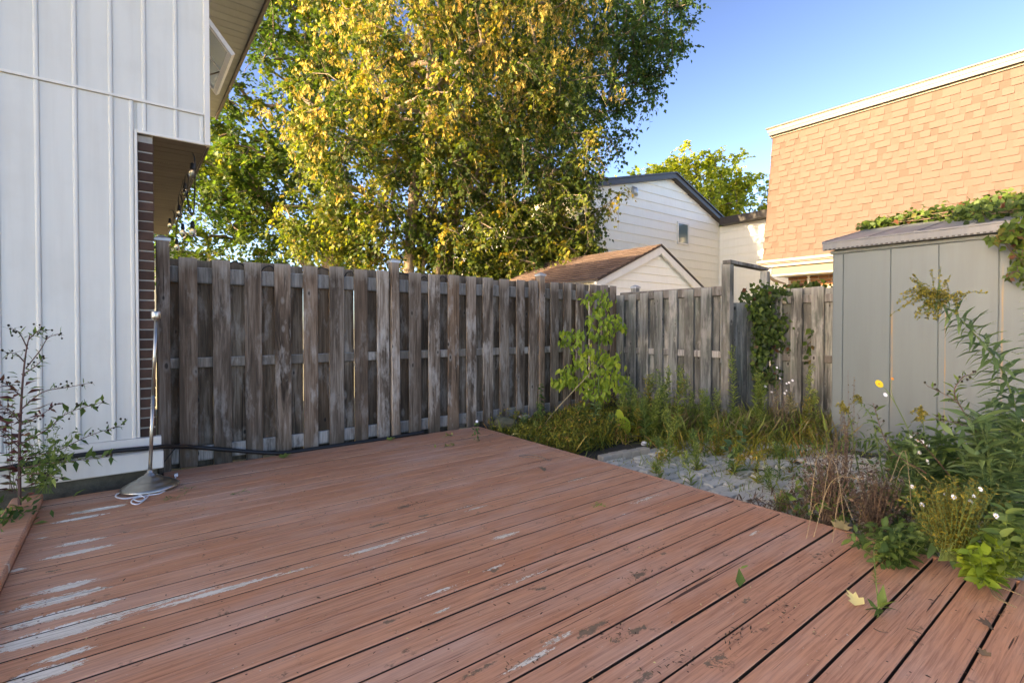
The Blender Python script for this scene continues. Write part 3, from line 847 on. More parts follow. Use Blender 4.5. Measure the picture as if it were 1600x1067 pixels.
nt.obj('vent_slot', M['black'], shed, (XS - .09, 1, 2), stuff=True)
rv = MB()
for a, b in [(2.264 - .4 * k, 2.264 - .4 * (k + 1) + .006) for k in range(7)]:
    pm = MB()
    pm.prism([(XS - .09, a, 2.085), (7.40, a, 2.40), (8.80, a, 2.085), (8.80, a, 2.066), (7.40, a, 2.38), (XS - .058, a, 2.066)], (0, b - a, 0))
    pm.prism([(XS - .09, a, 2.086), (7.40, a, 2.401), (7.40, a, 2.408), (XS - .09, a, 2.092)], (0, -.03, 0))
    pm.obj('roof_sheet', M['roof_grey'], shed, (7.4, a, 2.2))
gb = MB(); gb.prism([(XS, 2.182, 1.992), (8.70, 2.182, 1.992), (7.40, 2.182, 2.36)], (0, .012, 0)); gb.obj('gable_panel', M['shed'], shed, (7.4, 2.19, 2.1))

# ---- house with the tan shingled mansard
XM, ZM0, ZM1, LEAN = 11.5, 2.665, 5.535, .42
mans = thing('mansard_house', 'tan shingled mansard house sunlit behind the storage shed', 'house', (12, 3, GZ))
YE = 5.60
mb = MB()
mb.prism([(XM + .015, YE - .01, ZM0), (XM + LEAN + .015, YE - .01, ZM1 + .1), (19, YE - .01, ZM1 + .1), (19, YE - .01, ZM0)], (0, -14, 0))
mb.obj('mansard_core', M['tan_shingle'], mans, (15, 0, 3))
sl = math.hypot(LEAN, ZM1 - ZM0)
du = Vector((LEAN / sl, 0, (ZM1 - ZM0) / sl)); nn = Vector((-du.z, 0, du.x))
EXPO = .136
def shingle_mesh(w, tint):
    # wedge: thick butt, tapering up under the next course
    h = EXPO * 1.15
    t0, t1 = (.0165 if tint > .70 else .006), .002      # raised tabs on a thinner course
    vs = [(-t0, 0, 0), (-t0, w, 0), (-t1, w, h), (-t1, 0, h), (0, 0, 0), (0, w, 0), (0, w, h), (0, 0, h)]
    fs = [(0, 3, 2, 1), (4, 5, 6, 7), (0, 1, 5, 4), (2, 3, 7, 6), (1, 2, 6, 5), (3, 0, 4, 7)]
    me = mesh('shingle', vs, fs); tinted(me, [tint] * 6); me.materials.append(M['tan_shingle'])
    return me
SWID = [.09, .12, .15, .19, .25]
SDARK, SLIGHT = [.18, .34, .48, .60], [.74, .80, .86, .93]
STINT = SDARK + SLIGHT
SHM = {(w, t): shingle_mesh(w, t) for w in SWID for t in STINT}
rot_m = (0, math.atan2(LEAN, ZM1 - ZM0), 0)
srest_v, srest_t = MB(), []
items = []
nc = int(sl / EXPO)
for c in range(nc):
    yv = YE + .01 - random.uniform(0, .12)
    first = True; raised = random.random() < .5
    while yv > -7:
        raised = not raised
        w = random.choice(SWID[2:] if raised else SWID[:3]); t = random.choice(SLIGHT if raised else SDARK)
        if not raised and random.random() < .35: t = .60
        if first: w = .19; first = False
        items.append((c, yv, w, t)); yv -= w
items.sort(key=lambda it: (it[1] > YE + 1) or -0 or (0 if 1.2 < it[1] else 1, it[1]))
vis = [it for it in items if 1.15 < it[1] <= YE + .02 and not (it[1] < 3.6 and it[0] < 2)]
vis.sort(key=lambda it: it[1])
single = set(id(it) for it in vis[:300])
for it in items:
    c, yv, w, t = it
    p = Vector((XM, 0, ZM0)) + du * (c * EXPO) + nn * (.001 + random.uniform(0, .0025))
    if id(it) in single:
        link('shingle', SHM[(w, t)], None, mans, (p.x, yv - w, p.z), rot_m)
    else:
        me = SHM[(w, t)]
        Rm = Matrix.Rotation(rot_m[1], 3, 'Y')
        srest_v.add([Rm @ v.co + Vector((p.x, yv - w, p.z)) for v in me.vertices], [tuple(f.vertices) for f in me.polygons]); srest_t += [t] * 6
sr = srest_v.obj('shingle_field', M['tan_shingle'], mans, (XM, 0, 4), stuff=True); tinted(sr.data, srest_t)
# cornice
tx = XM + LEAN
def run(nm, x0, x1, z0, z1, mat, y0=-8.4, y1=YE + .03): return box(nm, (x0, y0, z0), (x1, y1, z1), mat, mans, .004)
run('cornice', tx - .03, tx + .2, ZM1 + .002, ZM1 + .032, M['cream_fascia'])
run('cornice_shade_strip', tx - .095, tx + .2, ZM1 + .034, ZM1 + .112, M['black'])  # solid flush strip; the shade of the recess is put into its black colour
run('cornice', tx - .10, tx + .2, ZM1 + .114, ZM1 + .176, M['cream_fascia'], y1=YE + .06)
run('cornice_edge', tx - .115, tx + .2, ZM1 + .178, ZM1 + .190, M['cream_fascia'], y1=YE + .075)
run('coping', tx - .135, 19, ZM1 + .192, ZM1 + .222, M['black'], y1=YE + .09)
run('gutter', XM - .10, XM - .03, 2.60, 2.66, M['cream_fascia'], y1=YE + .08)
run('gutter', XM - .07, XM + .1, 2.565, 2.598, M['brown_fascia'], y1=YE + .06)
run('fascia', XM - .04, XM + .1, 2.50, 2.563, M['cream_fascia'], y1=YE + .04)
run('soffit_band', XM + .02, XM + .9, 2.33, 2.498, M['tan_band'], y1=YE - .22)
run('soffit_edge', XM + .005, XM + .9, 2.305, 2.328, M['white_trim'], y1=YE - .22)
run('ground_floor_wall', XM + .55, XM + 7, GZ, 2.303, M['mortar'], y1=YE - .33)
yk = YE - .335
rows = 0
for r in range(3):
    z = 2.228 - r * .076
    y1 = yk - (.05 if r % 2 else 0)
    for k in range(9):
        box('brick', (XM + .535, y1 - k * .21 - .2, z), (XM + .549, y1 - k * .21, z + .066), M['orange_brick'], mans, .003)
run('door_panel', XM + .53, XM + .548, GZ, 2.06, M['cream_fascia'], y0=2.5, y1=YE - .40)
wb = MB(); wb.tube([(XM + .50, 4.82, 2.30), (XM + .50, 4.82, 2.12)], .018, 6)
for z in (2.27, 2.21, 2.15): wb.lathe([(.02, 0), (.036, .012), (.036, .028), (.02, .04)], (XM + .50, 4.82, z), 10)
wb.obj('wire_bracket', M['white_trim'], mans, (XM + .5, 4.82, 2.2))
dp = MB(); dp.tube([(XM - .02, YE - .02, 2.40), (XM + .25, YE - .16, 2.22), (XM + .48, YE - .28, 2.16), (XM + .48, YE - .28, GZ)], .035, 6); dp.obj('downspout', M['brown_fascia'], mans, (XM, YE - .2, 2.2))

# ---- beige clapboard house
BY, BXL, BXA, BXR = 9.8, 10.4, 14.03, 16.9
ZL, ZA, ZR = 5.06, 5.93, 4.86
beige = thing('clapboard_house', 'cream clapboard house with dark roof edges and one small window', 'house', (13.5, BY, GZ))
bc = MB()
bc.prism([(BXL, BY + .02, GZ), (BXR, BY + .02, GZ), (BXR, BY + .02, ZR), (BXA, BY + .02, ZA), (BXL, BY + .02, ZL)], (0, 8, 0))
bc.box((BXR + .02, 3.5, GZ), (24, BY + .02, 4.74))
bc.obj('wall', M['cream'], beige, (13, BY + 4, 2))
def zl(z): return BXL if z <= ZL else BXL + (z - ZL) / (ZA - ZL) * (BXA - BXL)
def zr(z): return BXR if z <= ZR else BXR - (z - ZR) / (ZA - ZR) * (BXR - BXA)
EX = .272
z = GZ
while z < ZA - .03:
    z1 = min(z + EX, ZA - .002)
    pts = [(zl(z), z), (zr(z), z)]
    if z < ZR < z1: pts.append((BXR, ZR))
    pts += [(zr(z1), z1), (zl(z1), z1)]
    if z < ZL < z1: pts.append((BXL, ZL))
    pk = MB()
    fr = [(x, BY - .030 + .027 * (q - z) / EX, q) for x, q in pts]
    bk = [(x, BY + .018, q) for x, q in pts]
    n = len(pts)
    pk.add(fr + bk, [tuple(range(n)), tuple(range(2 * n - 1, n - 1, -1))] + [(i, n + i, n + (i + 1) % n, (i + 1) % n) for i in range(n)])
    pk.obj('clapboard', M['cream'], beige, (BXL, BY, z))
    z += EX
z = GZ
while z < 4.7:
    z1 = min(z + EX, 4.74)
    pk = MB()
    pk.prism([(BXR - .012, BY - .042, z), (BXR + .015, BY - .042, z1), (BXR + .019, BY - .042, z1), (BXR + .019, BY - .042, z)], (0, -6.2, 0))
    pk.obj('clapboard', M['cream'], beige, (BXR, BY - 3, z))
    z += EX
for (xa, za, xb, zb) in ((BXL - .35, ZL - .35 * .24, BXA, ZA), (BXA, ZA, BXR + .42, ZR - .42 * .372)):
    rb = MB(); rb.prism([(xa, BY - .20, za + .0), (xb, BY - .20, zb + .0), (xb, BY - .20, zb + .15), (xa, BY - .20, za + .15)], (0, .18, 0)); rb.obj('rake_board', M['dark_fascia'], beige, (xa, BY - .1, za))
    rb = MB(); rb.prism([(xa, BY - .24, za + .152), (xb, BY - .24, zb + .152), (xb, BY - .24, zb + .20), (xa, BY - .24, za + .20)], (0, 8.4, 0)); rb.obj('roof', M['dark_fascia'], beige, (xa, BY, za))
box('wing_fascia', (BXR - .35, 3.3, 4.745), (BXR - .31, BY - .25, 4.985), M['dark_fascia'], beige, .004)
box('wing_roof', (BXR - .305, 3.3, 4.90), (24, BY - .25, 4.99), M['dark_fascia'], beige, 0)
box('wing_soffit', (BXR - .308, 3.3, 4.742), (BXR + .02, BY - .25, 4.76), M['dark_fascia'], beige, 0)
box('corner_trim', (BXR - .06, BY - .040, GZ), (BXR + .003, BY - .0305, 4.74), M['cream'], beige, 0)
wa, wb_ = on_y(1056, 347, BY), on_y(1073.5, 384.5, BY)
wx0, wx1, wz1, wz0 = wa.x, wb_.x, wa.z, wb_.z
wm = MB(); fw = .05
wm.box((wx0, BY - .060, wz0), (wx1, BY - .017, wz0 + fw)); wm.box((wx0, BY - .060, wz1 - fw), (wx1, BY - .017, wz1))
wm.box((wx0, BY - .060, wz0 + fw), (wx0 + fw, BY - .017, wz1 - fw)); wm.box((wx1 - fw, BY - .060, wz0 + fw), (wx1, BY - .017, wz1 - fw))
wd = wm.obj('window', M['white_trim'], beige, (wx0, BY - .03, wz0))
box('pane', (wx0 + fw, BY - .040, wz0 + fw), (wx1 - fw, BY - .0315, wz1 - fw), M['dark_glass'], wd, 0)
lp = on_y(987, 300, BY)
vl = MB(); vl.lathe([(.03, -.16), (.10, -.15), (.10, .02), (.06, .09)], (lp.x, BY - .10, lp.z), 14); vl.box((lp.x - .05, BY - .06, lp.z + .02), (lp.x + .05, BY - .015, lp.z + .14))
vl.obj('wall_light', M['galv'], beige, (lp.x, BY, lp.z), smooth=True)
vp = on_y(962, 281, BY)
rvm = MB(); rvm.lathe([(.10, -.1), (.10, .03), (.20, .04), (.16, .12)], (vp.x, BY + .5, vp.z + .02), 14); rvm.obj('roof_vent', M['dark_fascia'], beige, (vp.x, BY + .5, vp.z))

# ---- small gabled outbuilding behind the fence
GY, GXL, GXA, GXR = 6.13, 6.57, 8.42, 9.92
GZL, GZA, GZR = 2.0, 2.77, 2.03
gar = thing('garden_outbuilding', 'small cream gabled outbuilding with a brown shingle roof beyond the fence', 'outbuilding', (8.2, GY, GZ))
gm = MB(); gm.prism([(GXL + .15, GY + .08, GZ), (GXR - .15, GY + .08, GZ), (GXR - .15, GY + .08, GZR), (GXA, GY + .08, GZA - .08), (GXL + .15, GY + .08, GZL)], (0, 3.1, 0))
gm.obj('wall', M['cream'], gar, (8.2, 7.5, 1))
def gl(z): return GXL + .15 if z <= GZL else GXL + .15 + (z - GZL) / (GZA - GZL) * (GXA - GXL - .15)
def gr(z): return GXR - .15 if z <= GZR else GXR - .15 - (z - GZR) / (GZA - GZR) * (GXR - .15 - GXA)
z = GZ
while z < GZA - .12:
    z1 = min(z + .155, GZA - .10)
    pk = MB()
    fr = [(gl(z), GY + .046, z), (gr(z), GY + .046, z), (gr(z1), GY + .068, z1), (gl(z1), GY + .068, z1)]
    bk = [(x, GY + .078, q) for x, _, q in fr]
    pk.add(fr + bk, [(0, 1, 2, 3), (7, 6, 5, 4), (0, 4, 5, 1), (1, 5, 6, 2), (2, 6, 7, 3), (3, 7, 4, 0)])
    pk.obj('clapboard', M['cream'], gar, (8, GY, z)); z += .155
for (xa, za, xb, zb) in ((GXL, GZL - .03, GXA, GZA), (GXA, GZA, GXR, GZR - .03)):
    rb = MB(); rb.prism([(xa, GY - .03, za - .14), (xb, GY - .03, zb - .17), (xb, GY - .03, zb - .005), (xa, GY - .03, za - .005)], (0, .055, 0)); rb.obj('rake_board', M['white_trim'], gar, (xa, GY, za))
    rb = MB(); rb.prism([(xa, GY - .06, za), (xb, GY - .06, zb), (xb, GY - .06, zb + .03), (xa, GY - .06, za + .03)], (0, 3.3, 0)); rb.obj('roof_deck', M['dark_fascia'], gar, (xa, GY, za))
gs, gt = MB(), []
sv0, sv1 = Vector((GXL - .02, 0, GZL + .0)), Vector((GXA, 0, GZA + .03))
d = (sv1 - sv0); ln = d.length; d.normalize(); nrm = Vector((-d.z, 0, d.x))
nr = int(ln / .14)
for c in range(nr + 1):
    yv = GY - .075 - random.uniform(0, .2)
    while yv < GY + 3.25:
        w = random.choice([.18, .25, .31, .36])
        y0, y1 = max(yv, GY - .07), min(yv + w - .006, GY + 3.25)
        s0, s1 = c * .14, min(c * .14 + .16, ln)
        t0 = .018 + random.uniform(0, .006)
        A = sv0 + d * s0 + nrm * (t0 + .004); B = sv0 + d * s1 + nrm * .007; A0 = sv0 + d * s0 + nrm * .001
        if y1 > y0 + .02:
            gs.add([(A.x, y0, A.z), (A.x, y1, A.z), (B.x, y1, B.z), (B.x, y0, B.z), (A0.x, y0, A0.z), (A0.x, y1, A0.z)], [(0, 1, 2, 3), (4, 5, 1, 0), (4, 0, 3), (5, 2, 1)]); gt += [random.random()] * 4
        yv += w
go = gs.obj('roof_shingles', M['brown_shingle'], gar, (GXL, GY, GZL), stuff=True); tinted(go.data, gt)

# ---- pale house far off, just seen past the corner post
fh = thing('distant_house', 'distant pale house roof glimpsed past the corner post', 'house', W(-14.5, 21, GZ))
fc = W(-15.3, 22, 0)
q = MB(); q.box((fc.x - 3.5, fc.y - 3, GZ), (fc.x + 3.5, fc.y + 3, 3.4)); q.obj('wall', M['cream'], fh, (fc.x, fc.y, 1))
q = MB(); q.prism([(fc.x - 3.9, fc.y - 3.2, 3.41), (fc.x + 3.9, fc.y - 3.2, 3.41), (fc.x, fc.y - 3.2, 4.35)], (0, 6.4, 0)); q.obj('roof', M['soffit'], fh, (fc.x, fc.y, 4))
# ================================================================== trees
def blob_points(blobs, n_tot, shell=0.35, seed=0):
    r = np.random.default_rng(seed)
    vol = np.array([b[1][0] * b[1][1] * b[1][2] * (b[2] if len(b) > 2 else 1) for b in blobs]) ** 0.8
    vol = vol / vol.sum()
    out = []
    for b, f in zip(blobs, vol):
        n = max(3, int(n_tot * f))
        d = unit(r.normal(0, 1, (n, 3))); rad = r.uniform(shell, 1, (n, 1)) ** 0.6
        p = d * rad * (1 + r.normal(0, .10, (n, 1)))
        c = np.array(W(*b[0]))
        lat, dep, up = p[:, 0] * b[1][0], p[:, 1] * b[1][1], p[:, 2] * b[1][2]
        out.append(np.stack([c[0] + CS * lat + SN * dep, c[1] - SN * lat + CS * dep, c[2] + up], 1))
    return np.concatenate(out)
def grow(root_pts, targets, r_tip=.006, r_max=.3, pw=2.3, minz=None):
    """limbs: every target joins the nearest node that already belongs to the tree"""
    nodes = [np.array(p, float) for p in root_pts]; par = [-1] + list(range(len(root_pts) - 1))
    base = nodes[0]
    order = np.argsort(np.linalg.norm(targets - nodes[-1], axis=1))
    tips = []
    for i in order:
        t = targets[i]
        A = np.array(nodes)
        d = np.linalg.norm(A - t, axis=1) + .35 * np.maximum(0, A[:, 2] - t[2] - .2)
        j = int(np.argmin(d)); p = nodes[j]
        L = np.linalg.norm(t - p); k = max(1, int(L / .45)); last = j
        for q in range(1, k + 1):
            f = q / k
            w = p + (t - p) * f + np.array([0, 0, .10 * L * math.sin(math.pi * f)]) + (rng.normal(0, .04 * min(L, 1), 3) if q < k else 0)
            nodes.append(w); par.append(last); last = len(nodes) - 1
        tips.append(last)
    cnt = np.zeros(len(nodes))
    for t in tips: cnt[t] += 1
    for i in range(len(nodes) - 1, 0, -1):
        cnt[par[i]] += cnt[i]
    rad = r_tip * np.maximum(cnt, 1) ** (1 / pw)
    return np.array(nodes), par, np.minimum(rad, r_max)
def limb_mesh(nodes, par, rad, sides=5, skip=0):
    """one mesh of tapered tubes, one for every chain of nodes"""
    n = len(nodes)
    kids = [[] for _ in range(n)]
    for i in range(1, n): kids[par[i]].append(i)
    m = MB()
    stack = [(0, None)]
    while stack:
        st, pr = stack.pop()
        ch = [] if pr is None else [pr]
        cur = st; ch.append(cur)
        while kids[cur]:
            ks = sorted(kids[cur], key=lambda q: -rad[q])
            for k2 in ks[1:]: stack.append((k2, cur))
            cur = ks[0]; ch.append(cur)
        if len(ch) > 1:
            rr = [rad[c] for c in ch]
            if pr is not None: rr[0] = min(rad[ch[0]], rr[1] * 1.15)
            m.tube([nodes[c] for c in ch], rr, sides, cap=False)
    return m
def tree(name, label, cat, base, trunk, blobs, n_cl, per, cl_r, leaf_T, leaf_s, mat, bark, droop=0.0, tint=(.5, .2), r_tip=.007, r_max=.4, seed=1, tassels=0, group=None, pw=2.3, width=1.0, extra_trunks=(), shell=.35, hang=0.0):
    t = thing(name, label, cat, base, group)
    tg = blob_points(blobs, n_cl, shell, seed)
    nodes, par, rad = grow(trunk, tg, r_tip, r_max, pw)
    for i in range(len(trunk)):                       # flared foot
        f = 1 - i / max(1, len(trunk) - 1)
        rad[i] = max(rad[i], r_max * (.55 + .45 * f)) if i < len(trunk) - 1 else rad[i]
    m = limb_mesh(nodes, par, rad, 7)
    for tp, r0, r1 in extra_trunks:
        pts = curve(tp, 5); m.tube(pts, list(np.linspace(r0, r1, len(pts))), 7, False)
    m.obj('trunk', bark, t, base, smooth=True)
    lv = Leaves()
    # leaves set along short twigs that leave every cluster centre and bend under their own weight
    nl = 9; ns = max(3, per // nl)
    C = np.repeat(tg, ns, 0); m_ = len(C)
    sd_ = unit(rng.normal(0, 1, (m_, 3)) + np.array([0, 0, .15]))
    ln = cl_r * rng.uniform(1.1, 2.6, m_)
    sag = (.25 + droop * .55 + hang * 1.5) * ln * rng.uniform(.5, 1.4, m_)
    s_ = (np.arange(nl) + .6)[None, :] / nl + rng.uniform(-.05, .05, (m_, nl))
    P = C[:, None, :] + sd_[:, None, :] * (ln[:, None] * s_)[:, :, None]
    P[:, :, 2] -= sag[:, None] * s_ ** 2
    T_ = sd_[:, None, :] * ln[:, None, None] * np.ones((1, nl, 1)); T_[:, :, 2] -= 2 * sag[:, None] * s_
    T_ = unit(T_)
    sgn = np.where(np.arange(nl) % 2, 1.0, -1.0)[None, :, None]
    sidev = unit(np.cross(T_, np.array([0, 0, 1.0]) + rng.normal(0, .35, (m_, 1, 3))))
    ax = unit(T_ * .55 + sidev * sgn * .8 + rng.normal(0, .25, T_.shape) + np.array([0, 0, -droop * .55]))
    tn = tint[0] + np.repeat(rng.normal(0, tint[1] * .8, len(tg)), ns)[:, None] + rng.normal(0, tint[1] * .7, (m_, 1)) + rng.normal(0, tint[1] * .5, (m_, nl))
    P = P.reshape(-1, 3) + rng.normal(0, .015, (m_ * nl, 3))
    lv.add(leaf_T, P, ax.reshape(-1, 3), leaf_s * rng.uniform(.6, 1.25, len(P)), tn.ravel(), roll=.5, width=width)
    tw = MB()
    for q in range(0, m_, 3):
        a, d_, l_, g_ = C[q], sd_[q], ln[q], sag[q]
        tw.tube([a, a + d_ * l_ * .5 - np.array([0, 0, g_ * .25]), a + d_ * l_ - np.array([0, 0, g_])], [.006, .004, .002], 3, False)
    tw.obj('twig', bark, t, base, stuff=True)
    lv.obj('foliage', mat, t, base)
    if tassels:
        lt = Leaves()
        zmin = blobs[0][0][2] - blobs[0][1][2]
        pm = np.sin(tg[:, 0] * 1.9 + .8 * tg[:, 2]) * np.cos(tg[:, 1] * 1.6 - .5 * tg[:, 2]) + .55 * (tg[:, 2] - zmin - 1.3)
        pick = tg[(pm + rng.normal(0, .35, len(tg))) > .50]
        C = np.repeat(pick, tassels // 4, 0)
        C = C + rng.normal(0, 1, C.shape) * cl_r * 1.1
        P = np.repeat(C, 4, 0); P = P + rng.normal(0, .05, P.shape); P[:, 2] -= .05
        a = np.tile([0, 0, -1.0], (len(P), 1)) + rng.normal(0, .28, (len(P), 3))
        lt.add(T_TASSEL, P, a, rng.uniform(.11, .25, len(P)), rng.beta(2, 2.4, len(P)), up=(0.3, 1, 0), roll=1.0)
        lt.obj('seed_cluster', M['l_seed'], t, base)
    return t
def S(k, pts): return [W(a * k, d * k, (z - H) * k + H if z > GZ else GZ) for a, d, z in pts]
def SB(k, bl): return [((b_[0][0] * k, b_[0][1] * k, (b_[0][2] - H) * k + H), tuple(v * k for v in b_[1])) + tuple(b_[2:]) for b_ in bl]
K1, K2, K3 = 1.28, 1.28, 1.30        # how much farther off the trees stand than first paced
tk = S(K1, [(-4.75, 13.0, GZ), (-4.72, 13.0, 1.2), (-4.6, 13, 2.4), (-4.7, 13.0, 3.6), (-4.5, 13.1, 4.8)])
tree('maple_tree', 'big green maple with a thick forked trunk behind the long fence', 'tree', tk[0], tk,
     SB(K1, [((-6.6, 12.6, 7.4), (3.0, 2.8, 3.9)), ((-3.0, 13.4, 8.8), (3.6, 2.8, 4.0)), ((-7.1, 12.2, 3.9), (1.9, 1.7, 1.6)), ((-5.6, 12.6, 4.6), (2.2, 1.9, 1.4)), ((-8.3, 12.2, 2.75), (.9, .9, .55), .8), ((-6.9, 12.4, 2.5), (.8, .8, .35), .8), ((-5.2, 13.2, 3.0), (2.0, 1.0, .7), 1.0)]),
     900, 72, .34, T_MAPLE, .135, M['l_maple'], M['bark'], .35, (.50, .2), .011, .50, 3, width=1.1,
     extra_trunks=[(S(K1, [(-4.7, 13, 1.7), (-5.2, 12.9, 2.7), (-6.0, 12.8, 3.9), (-6.9, 12.8, 5.4)]), .26, .10), (S(K1, [(-4.6, 13, 1.9), (-3.9, 13, 2.6), (-3.2, 13.2, 3.7)]), .20, .08)])
tk = S(K2, [(-1.95, 13.4, GZ), (-1.95, 13.4, 1.5), (-1.85, 13.4, 3.0), (-1.5, 13.5, 4.4), (-1.0, 13.5, 5.6)])
tree('maple_tree', 'dark green maple whose crown stands out against the blue sky beside the golden tree', 'tree', tk[0], tk,
     SB(K2, [((1.9, 13.2, 8.8), (2.5, 2.3, 2.5)), ((3.3, 13.2, 9.4), (1.35, 1.4, 2.2)), ((-.3, 13.8, 8.2), (2.4, 2.2, 3.0)), ((1.9, 13.2, 6.3), (1.1, 1.2, 1.0), .8), ((0.2, 13.2, 4.6), (2.0, 1.6, 1.3), .7)]),
     620, 72, .32, T_WIDE, .14, M['l_dark'], M['bark'], .5, (.5, .24), .011, .42, 5, width=1.0)
tk = S(K3, [(-2.0, 9.6, GZ), (-2.0, 9.6, 1.4), (-1.95, 9.6, 2.6), (-1.85, 9.6, 3.8), (-1.6, 9.6, 5.0), (-1.5, 9.6, 6.2)])
tree('golden_tree', 'tall golden yellow tree hung with drooping seed clusters behind the long fence', 'tree', tk[0], tk,
     SB(K3, [((-1.1, 9.4, 6.9), (2.85, 1.8, 3.4)), ((-2.9, 9.3, 4.6), (1.35, 1.1, 1.1)), ((.55, 9.3, 4.7), (1.35, 1.1, 1.3)), ((1.25, 9.2, 3.5), (.75, .8, .55), .9), ((-.6, 9.3, 4.1), (1.5, 1.1, .8)), ((-.2, 9.6, 2.9), (1.7, .9, .75), 3.0), ((-2.4, 9.8, 3.0), (1.4, .8, .7), 3.0), ((1.0, 9.7, 2.5), (.9, .7, .55), 2.0), ((-3.6, 9.9, 3.2), (1.0, .8, .7), 2.0)]),
     980, 81, .26, T_TRIO, .125, M['l_elder'], M['bark_pale'], .9, (.38, .25), .0085, .14, 8, tassels=16, width=.9, hang=.10,
     extra_trunks=[(S(K3, [(-1.8, 9.7, GZ), (-1.72, 9.7, 1.5), (-1.70, 9.7, 2.6), (-1.35, 9.7, 4.0)]), .095, .06), (S(K3, [(-1.62, 9.6, GZ), (-1.5, 9.6, 1.6), (-1.25, 9.6, 2.9), (-.6, 9.6, 4.2)]), .075, .045), (S(K3, [(-1.3, 9.9, GZ), (-1.28, 9.9, 1.8), (-1.2, 9.9, 3.0), (-1.0, 9.9, 4.6)]), .18, .11)])
b = W(8.6, 26, GZ)
tree('maple_tree', 'sunlit yellow green tree rising behind the clapboard house', 'tree', b,
     [b, W(8.6, 26, 3), W(8.6, 26, 5.0)],
     [((7.2, 26, 7.6), (2.2, 2, 1.7)), ((9.6, 26, 8.2), (2.6, 2.2, 2.0)), ((11.9, 26, 6.8), (1.5, 1.5, 2.0)), ((5.0, 26, 7.0), (1.6, 1.6, 1.1))],
     330, 54, .34, T_WIDE, .21, M['l_far'], M['bark'], .3, (.5, .22), .014, .30, 9, width=1.1)
b = W(1.05, 14.4, GZ)
tree('cedar_tree', 'dark drooping evergreen between the golden tree and the clapboard house', 'tree', b,
     [b, W(1.05, 14.4, 1.0), W(1.1, 14.4, 2.4), W(1.15, 14.4, 3.4)],
     [((.4, 14.4, 2.9), (2.1, 1.1, 1.5)), ((1.7, 14.3, 3.3), (.9, .8, 1.3)), ((-1.0, 14.4, 2.4), (1.2, .9, 1.0))],
     260, 63, .26, T_TRIO, .16, M['l_elder'], M['bark'], 1.3, (.20, .2), .010, .14, 12, width=.8, hang=.2)

# ================================================================== plants
def plant(name, label, cat, base, group=None): return thing(name, label, cat, base, group)
def path(pxs, dep, ddep=0.0):
    n = len(pxs)
    return curve([at(x, y, dep + ddep * i / max(1, n - 1)) for i, (x, y) in enumerate(pxs)], 5)
def along(pts, n, t0=0.0, t1=1.0, jit=0.3):
    P = np.array([tuple(p) for p in pts]); seg = np.linalg.norm(np.diff(P, axis=0), axis=1); cum = np.concatenate([[0], np.cumsum(seg)])
    s = (np.linspace(t0, t1, n) + rng.uniform(-jit, jit, n) * (t1 - t0) / max(n, 1)) * cum[-1]
    s = np.clip(s, 0, cum[-1] - 1e-6)
    i = np.clip(np.searchsorted(cum, s, 'right') - 1, 0, len(seg) - 1)
    f = ((s - cum[i]) / np.maximum(seg[i], 1e-9))[:, None]
    return P[i] * (1 - f) + P[i + 1] * f, unit(P[i + 1] - P[i]), s / cum[-1]
def side_dirs(T, n, up=0.3):
    """golden angle spiral round the stem"""
    a = np.arange(n) * 2.4 + rng.uniform(0, 6)
    ref = np.tile([0.3, 0.2, 1.0], (n, 1)); x = unit(np.cross(T, ref + rng.normal(0, .01, (n, 3)))); y = np.cross(T, x)
    return unit(x * np.cos(a)[:, None] + y * np.sin(a)[:, None] + T * up)
def dep_of(p): return SN * p[0] + CS * p[1]

# -- leggy seed-headed weed in front of the white wall
bp = Vector((-.50, 4.36, -.10)); D0 = dep_of(bp)
t = plant('beggarticks_plant', 'leggy weed with dark seed heads and wine red leaves against the white wall', 'weed', bp)
st = MB(); lv = Leaves(); rl_ = Leaves()
sd = MB()
def pick(n): return rng.random(n)
main = path([(27, 790), (28, 700), (31, 640), (35, 590), (41, 545), (47, 522)], D0)
st.tube(main, list(np.linspace(.010, .0025, len(main))), 6)
BR = [[(31, 640), (65, 613), (105, 605), (142, 598)], [(28, 695), (70, 672), (105, 645), (160, 628)], [(28, 715), (85, 705), (135, 682), (192, 663)], [(27, 735), (60, 726), (100, 722), (172, 713)],
      [(40, 575), (62, 548), (75, 528), (95, 521)], [(37, 565), (25, 553), (11, 552)], [(43, 545), (30, 520), (16, 514)], [(33, 620), (15, 605), (2, 597)], [(30, 660), (12, 640), (-6, 632)], [(28, 700), (8, 680), (-8, 668)],
      [(29, 665), (60, 650), (85, 632)], [(45, 530), (60, 517), (72, 516)], [(38, 583), (55, 572), (68, 560)], [(27, 745), (50, 740), (95, 748)]]
def seed_head(c, r=.0055): sd.lathe([(.001, -r * 1.2), (r, -r * .3), (r * 1.1, r * .5), (r * .5, r * 1.3)], c, 6)
for bi, b_ in enumerate(BR):
    pp = path(b_, D0, random.uniform(-.25, .12))
    st.tube(pp, list(np.linspace(.0042, .0013, len(pp))), 5)
    P, T, s = along(pp, 34 if bi < 4 else 16, .08, 1)
    d = side_dirs(T, len(P), .6)
    low = bi in (1, 2, 3, 13)
    (lv if not (bi in (7, 8, 9, 10)) else rl_).add(T_NARROW if bi in (0, 4, 5, 6) else T_OVAL, P, d, rng.uniform(.02, .06, len(P)) * (1.45 if low else 1), rng.uniform(.1, .9, len(P)), width=.75)
    for k in range(7 if bi < 4 else 5):
        i = random.randint(len(pp) // 2, len(pp) - 1)
        q = Vector(pp[i]) + Vector(rdir(1, .3)[0]) * random.uniform(.025, .06)
        st.tube([pp[i], (Vector(pp[i]) + q) / 2 + Vector((0, 0, .004)), q], .0009, 4)
        seed_head(q, random.uniform(.0045, .0065))
    seed_head(pp[-1])
P, T, s = along(main, 120, .05, .75)
d = side_dirs(T, len(P), .25)
